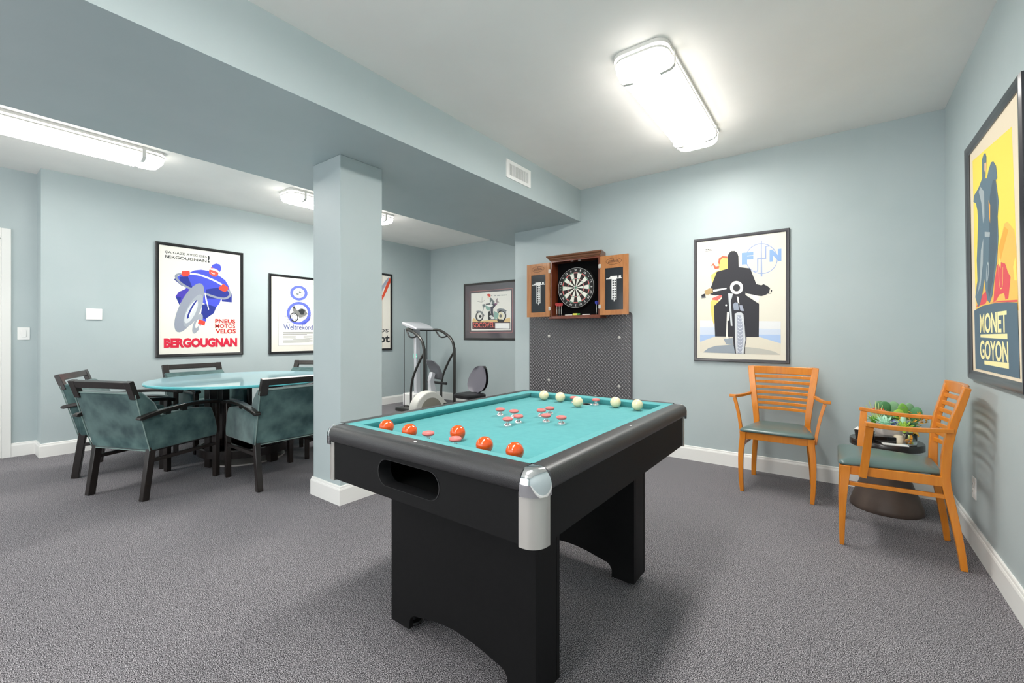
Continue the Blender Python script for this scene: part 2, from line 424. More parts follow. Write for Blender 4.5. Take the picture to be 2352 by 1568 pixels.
# two pedestals with arched feet
LW, LL, LT = .7147, .9818, .147
def arch(w):
    x0, x1 = -w/2, w/2; f = .112
    pts = [(x0, .028), (x0+f, .028)]
    for k in range(7):
        a = PI-PI/2*k/6; pts.append((x0+f+.045+.045*math.cos(a), .055+.04*math.sin(a)))
    for k in range(1, 8):
        u = k/8; pts.append((x0+f+.045+(w-2*f-.09)*u, .095+.03*math.sin(PI*u)))
    for k in range(7):
        a = PI/2-PI/2*k/6; pts.append((x1-f-.045+.045*math.cos(a), .055+.04*math.sin(a)))
    return pts+[(x1-f, .028), (x1, .028), (x1, .65), (x0, .65)]
for s in (-1, 1):
    yo = s*LL/2; yi = s*(LL/2-LT)
    mb = MB()
    for y in (yo-s*.009, yi+s*.009): mb.curve2d([arch(LW)], .018, M=RX(y))
    lo, hi = sorted((yo-s*.018, yi+s*.018))
    for x in (-1, 1): mb.box(x*LW/2-(.018 if x > 0 else 0), x*LW/2+(0 if x > 0 else .018), lo, hi, .028, .65)
    leg = mb.build('pedestal_leg', black_lam, pt, bevel=.0025)
    for x in (-1, 1):
        MB().lathe([(.001, 0), (.032, 0), (.034, .006), (.032, .012), (.012, .014), (.012, .03), (.001, .03)], 24).build('levelling_foot', dark_pl, leg, loc=(x*(LW/2-.055), s*(LL/2-LT/2), 0))
# bumpers
def bumper_parts(parent, x, y):
    b = MB().lathe([(.001, 0), (.0170, 0), (.0178, .003), (.0160, .008), (.0095, .0125), (.0060, .016), (.0075, .021), (.0135, .025), (.0145, .028), (.0145, .034), (.001, .035)], 24).build('bumper', bright_metal, parent, loc=(x, y, BED))
    p = []
    for k in range(13):
        a = 2*PI*k/12; p.append((.0148+.0076*math.cos(a), .0305+.0072*math.sin(a)))
    MB().lathe(p, 28).build('rubber_ring', rub_pink, b)
o_ = .0
for dx, dy in ((-.172, 0), (-.09, 0), (.087, 0), (.165, 0), (0, -.167), (0, -.09), (0, .095), (0, .172), (-.069, -PY+.003), (.069, -PY), (-.078, PY+.003), (.060, PY)):
    bumper_parts(pt, dx, dy)

# balls: five orange near, five ivory far
BR = .0285
def ball(x, y, m, name, label, group):
    mb = MB(); pr = [(max(.0003, BR*math.sin(PI*k/20)), -BR*math.cos(PI*k/20)) for k in range(21)]
    mb.lathe(pr, 36); o = mb.build(name, m, loc=(x, y, BED+BR+.0003)); return tag(o, label, 'billiard ball', group)
for (x, y), l in zip([(-1.401, 1.062), (-1.269, 1.065), (-1.106, 1.152), (-.913, 1.076), (-.790, 1.075)],
        ['orange ball at the left end of the near row, by the left cushion', 'orange ball second from left in the near row on the turquoise felt',
         'orange ball set forward in the middle of the near row, behind a pink bumper', 'orange ball second from right in the near row',
         'orange ball at the right end of the near row, nearest the chrome corner']):
    ball(x, y, ball_or, 'orange_ball', l, 'orange balls along the near cushion')
for (x, y), l in zip([(-1.386, 2.178), (-1.271, 2.173), (-1.105, 2.073), (-.936, 2.180), (-.811, 2.164)],
        ['ivory ball at the far left corner of the felt', 'ivory ball second from left along the far cushion',
         'ivory ball set forward in front of the far pocket ring', 'ivory ball second from right along the far cushion',
         'ivory ball at the right end of the far row']):
    ball(x, y, ball_iv, 'ivory_ball', l, 'ivory balls along the far cushion')

# ---------------------------------------------------------------- honey wood armchairs
def make_wood_chair():
    """local: y forward, x right, origin on the floor under the seat"""
    t = thing('wooden_armchair', '', 'chair')
    for s in (-1, 1):
        P = smoothp([(s*.222, .249, 0), (s*.229, .249, .12), (s*.230, .244, .28), (s*.219, .235, .405), (s*.217, .234, .457)], 4)
        n = len(P); MB().bar(P, [(.026+.020*(i/n), .021+.030*(i/n)) for i in range(n)], side=(1, 0, 0)).build('front_leg', honey, t, bevel=.003)
        P = smoothp([(s*.207, -.246, 0), (s*.204, -.232, .12), (s*.190, -.204, .30), (s*.180, -.184, .42), (s*.179, -.182, .50), (s*.190, -.188, .62), (s*.205, -.207, .74), (s*.218, -.232, .84), (s*.228, -.254, .934)], 4)
        n = len(P); MB().bar(P, [(.034+.012*min(1, i/n*1.3), .026+.011*math.sin(PI*min(1, (i/n)*1.05))) for i in range(n)], side=(1, 0, 0)).build('rear_leg', honey, t, bevel=.003)
        MB().bar([(s*.215, .225, .433), (s*.187, -.18, .433)], (.022, .05), side=(1, 0, 0)).build('side_rail', honey, t, bevel=.002)
        MB().bar([(s*.222, .24, .357), (s*.190, -.195, .357)], (.016, .022), side=(1, 0, 0)).build('stretcher', honey, t, bevel=.002)
        # arm and its post
        P = smoothp([(s*.222, -.205, .708), (s*.262, -.06, .702), (s*.292, .06, .706), (s*.306, .150, .716)], 5)
        n = len(P); arm = MB().bar(P, [(.024+.030*(i/n)**3, .022) for i in range(n)], side=(1, 0, 0)).build('arm', honey, t, bevel=.003)
        P = smoothp([(s*.236, .157, .405), (s*.245, .150, .47), (s*.268, .138, .60), (s*.294, .130, .700)], 4)
        n = len(P); MB().bar(P, [(.020+.006*abs(i/n-.5), .036) for i in range(n)], side=(1, 0, 0)).build('arm_post', honey, arm, bevel=.002)
    MB().bar([(-.2, .232, .43), (.2, .232, .43)], (.054, .022), side=(0, 0, 1)).build('front_rail', honey, t, bevel=.002)
    MB().bar([(-.17, -.18, .43), (.17, -.18, .43)], (.05, .02), side=(0, 0, 1)).build('back_rail', honey, t, bevel=.002)
    def yst(z):
        Z = [.50, .62, .74, .84, .934]; Y = [-.182, -.188, -.207, -.232, -.254]
        for i in range(4):
            if z <= Z[i+1]: return Y[i]+(Y[i+1]-Y[i])*(z-Z[i])/(Z[i+1]-Z[i])
        return Y[-1]
    def xst(z): return .179+(z-.5)*.113
    P = []
    w = xst(.905)-.012
    for k in range(13):
        u = -1+2*k/12; P.append((u*w, yst(.905)-.032*(1-u*u), .9045))
    MB().bar(P, (.063, .024), side=(0, 0, 1)).build('top_rail', honey, t, bevel=.004)
    for i in range(7):
        z = .590+i*.0435; w = xst(z)-.014; P = []
        for k in range(11):
            u = -1+2*k/10; P.append((u*w, yst(z)-.030*(1-u*u), z))
        MB().bar(P, (.024, .012), side=(0, 0, 1)).build('back_slat', honey, t, bevel=.002)
    # domed seat
    mb = MB(); N = 12; secs = []
    def ring(ins, z, crown=0):
        out = []
        yf, yb, xf, xb = .268-ins, -.175+ins, .243-ins, .163-ins
        corners = [(xf, yf, .035), (-xf, yf, .035), (-xb, yb, .02), (xb, yb, .02)]
        base = []
        for i in range(4):
            p = Vector(corners[i][:2]); a = Vector(corners[i-1][:2]); b = Vector(corners[(i+1) % 4][:2]); r = max(.008, corners[i][2])
            da = (a-p).normalized(); db = (b-p).normalized()
            for k in range(5):
                u = k/4; q = (p+da*r)*(1-u)**2+p*2*u*(1-u)+(p+db*r)*u*u; base.append(q)
        return [(q.x, q.y, z) for q in base]
    for ins, z in ((.006, .4585), (0, .464), (0, .472), (.006, .480), (.02, .487), (.05, .494), (.09, .499), (.13, .501)): secs.append(ring(ins, z))
    mb.loft(secs).build('seat', teal_vinyl, t, smooth=60)
    return t
ch = make_wood_chair()
ch.location = (-.350, 3.985, 0); ch.rotation_euler = (0, 0, PI)
ch['label'] = 'honey wood slat-back armchair facing the room below the black rider poster'
c2 = copy_tree(ch); c2.location = (.283, 3.352, 0); c2.rotation_euler = (0, 0, PI/2)
c2['label'] = 'honey wood slat-back armchair seen side-on against the right wall'
for c in (ch, c2): c['group'] = 'honey wood armchairs'

# ---------------------------------------------------------------- velvet dining chairs
def make_dining_chair():
    t = thing('dining_armchair', '', 'chair')
    for s in (-1, 1):
        MB().bar([(s*.262, .292, 0), (s*.262, .292, .632)], (.040, .040), side=(1, 0, 0)).build('front_leg', espresso, t, bevel=.004)
        MB().bar([(s*.260, -.290, 0), (s*.260, -.240, .38)], (.040, .048), side=(1, 0, 0)).build('rear_leg', espresso, t, bevel=.004)
        MB().bar([(s*.262, -.26, .278), (s*.262, .275, .278)], (.024, .026), side=(1, 0, 0)).build('stretcher', espresso, t, bevel=.002)
        P = smoothp([(s*.300, -.362, .603), (s*.298, -.24, .628), (s*.29, -.07, .648), (s*.278, .10, .653), (s*.268, .27, .640), (s*.264, .35, .622)], 5)
        n = len(P); sz = [(.046+(.010 if i/n > .8 else 0), .030 if 0 < i < n-1 else .014) for i in range(n)]
        arm = MB().bar(P, sz, side=(1, 0, 0)).build('arm', espresso, t, bevel=.009, seg=3)
        mb = MB()
        for y, z in ((-.13, .618), (.0, .628)): mb.box(s*.27-.012, s*.27+.012, y-.02, y+.02, z-.03, z+.01)
        mb.build('arm_block', espresso, arm)
        # upholstered side panel
        poly = smoothp([(-.250, .352, 0), (.02, .352, 0), (.282, .352, 0)], 3)+smoothp([(.288, .41, 0), (.268, .50, 0), (.238, .582, 0), (.212, .600, 0), (.10, .612, 0), (-.05, .612, 0), (-.18, .602, 0), (-.285, .588, 0)], 3)
        sp = MB().prism([(p[0], p[1]) for p in poly], s*.222, s*.284).build('side_panel', velvet, t, bevel=.012, seg=3)
    # back: slab leaning back with bulging front
    P = [(-.262, .352), (-.372, .782)]
    def back(x, u, d):  # u 0..1 up the back, d distance to the front of the rear face
        y = P[0][0]+(P[1][0]-P[0][0])*u; z = P[0][1]+(P[1][1]-P[0][1])*u
        return (x, y+d, z+d*.25)
    secs = []
    for u, th in ((0, .075), (.03, .09), (.25, .125), (.5, .135), (.75, .115), (.93, .07), (1, .045)):
        w = .280+.008*u; secs.append([back(-w, u, 0), back(w, u, 0), back(w, u, th), back(-w, u, th)])
    bk = MB().loft(secs).build('backrest', velvet, t, bevel=.014, seg=3)
    for s in (-1, 1):
        MB().tube([back(s*.281, .01, -.002), back(s*.289, .99, -.002)], .004, n=8).build('piping', piping_m, bk)
    MB().tube([back(-.285, 1.0, -.001), back(.285, 1.0, -.001)], .004, n=8).build('piping', piping_m, bk)
    MB().tube([back(-.278, 0.0, -.001), back(.278, 0.0, -.001)], .004, n=8).build('piping', piping_m, bk)
    secs = [[(x, y, z) for x, y in rrect(-.222+i, .222-i, -.24+i, .292-i, .03)] for i, z in ((.004, .352), (0, .37), (0, .455), (.008, .478), (.03, .49), (.08, .497))]
    MB().loft(secs).build('seat', velvet, t, smooth=50)
    MB().box(-.24, .24, -.225, .272, .335, .353).build('seat_frame', espresso, t)
    # open top rail
    f = MB()
    for s in (-1, 1): f.bar([(s*.263, -.352, .745), (s*.263, -.397, .872)], (.056, .034), side=(1, 0, 0))
    f.bar([(-.237, -.388, .846), (.237, -.388, .846)], (.052, .030), side=(0, -.33, .94))
    f.build('top_rail', espresso, t, bevel=.003)
    return t
DTX, DTY = -4.65, 1.865
dc = make_dining_chair()
for i, (x, y, r, l) in enumerate([
        (-4.362, 1.085, 23.5, 'teal velvet armchair with its back to the camera, nearest at the glass table'),
        (-3.825, 1.765, 90, 'teal velvet armchair half hidden by the square post, right side of the glass table'),
        (-5.215, 1.10, -26, 'teal velvet armchair at the far left, half hidden behind the nearest chair'),
        (-5.475, 1.825, -84, 'teal velvet armchair against the left wall below the blue motorcyclist poster'),
        (-5.13, 2.65, -146, 'teal velvet armchair behind the glass table beneath the figure eight poster'),
        (-4.24, 2.55, 158, 'teal velvet armchair hidden behind the square post')]):
    o = dc if i == 0 else copy_tree(dc)
    o.location = (x, y, 0); o.rotation_euler = (0, 0, math.radians(r)); o['label'] = l; o['group'] = 'teal velvet armchairs round the glass table'
# ---------------------------------------------------------------- glass table
def glass_paint():
    m = bpy.data.materials.new('aqua_glass'); m.use_nodes = True; nt = m.node_tree
    b = nt.nodes['Principled BSDF']; b.inputs['Base Color'].default_value = lin((196, 232, 238))+(1,); b.inputs['Roughness'].default_value = .03; b.inputs['IOR'].default_value = 1.9
    tr = nt.nodes.new('ShaderNodeBsdfTranslucent'); tr.inputs[0].default_value = lin((150, 210, 225))+(1,)
    mx = nt.nodes.new('ShaderNodeMixShader'); mx.inputs[0].default_value = .25
    nt.links.new(b.outputs[0], mx.inputs[1]); nt.links.new(tr.outputs[0], mx.inputs[2]); nt.links.new(mx.outputs[0], nt.nodes['Material Output'].inputs[0]); return m
aqua = glass_paint()
aqua_edge = mat('aqua_glass_edge', (120, 226, 232), .08, trans=.35, coat=.5)
dt = thing('round_dining_table', 'round dining table with pale aqua glass top and black pedestal, ringed by velvet chairs', 'table', (DTX, DTY, 0), math.radians(14))
mb = MB(); R = .79
mb.lathe([(.001, .78), (R-.006, .78)], 96, mi=0) if 0 else None
prof = [(.0005, .757), (R-.008, .757), (R-.002, .760), (R, .765), (R, .773), (R-.002, .778), (R-.007, .78), (.0005, .78)]
n = 96; secs = [[(r*math.cos(2*PI*k/n), r*math.sin(2*PI*k/n), z) for k in range(n)] for r, z in prof]
for i in range(len(secs)-1): mb.loft([secs[i], secs[i+1]], mi=(0 if i in (0, 6) else 1), cap=False)
mb.build('glass_top', [aqua, aqua_edge], dt, smooth=40)
MB().lathe([(.001, .722), (.42, .722), (.44, .735), (.44, .757), (.001, .757)], 64).build('top_plate', espresso, dt, smooth=40)
for k in range(4):
    a = PI/2*k; c_, s_ = math.cos(a), math.sin(a)
    MB().bar([(.345*c_, .345*s_, 0), (.345*c_, .345*s_, .722)], (.075, .075), side=(c_, s_, 0)).build('column', espresso, dt, bevel=.004)
def band(r0, r1, z0, z1): return [(r0, z0), (r1, z0), (r1, z1), (r0, z1), (r0, z0)]
MB().lathe(band(.375, .405, .085, .155), 64).build('foot_ring', espresso, dt, smooth=40)
MB().lathe([(.001, 0), (.33, 0), (.33, .012), (.001, .012)], 64).build('base_disc', satin, dt, smooth=40)

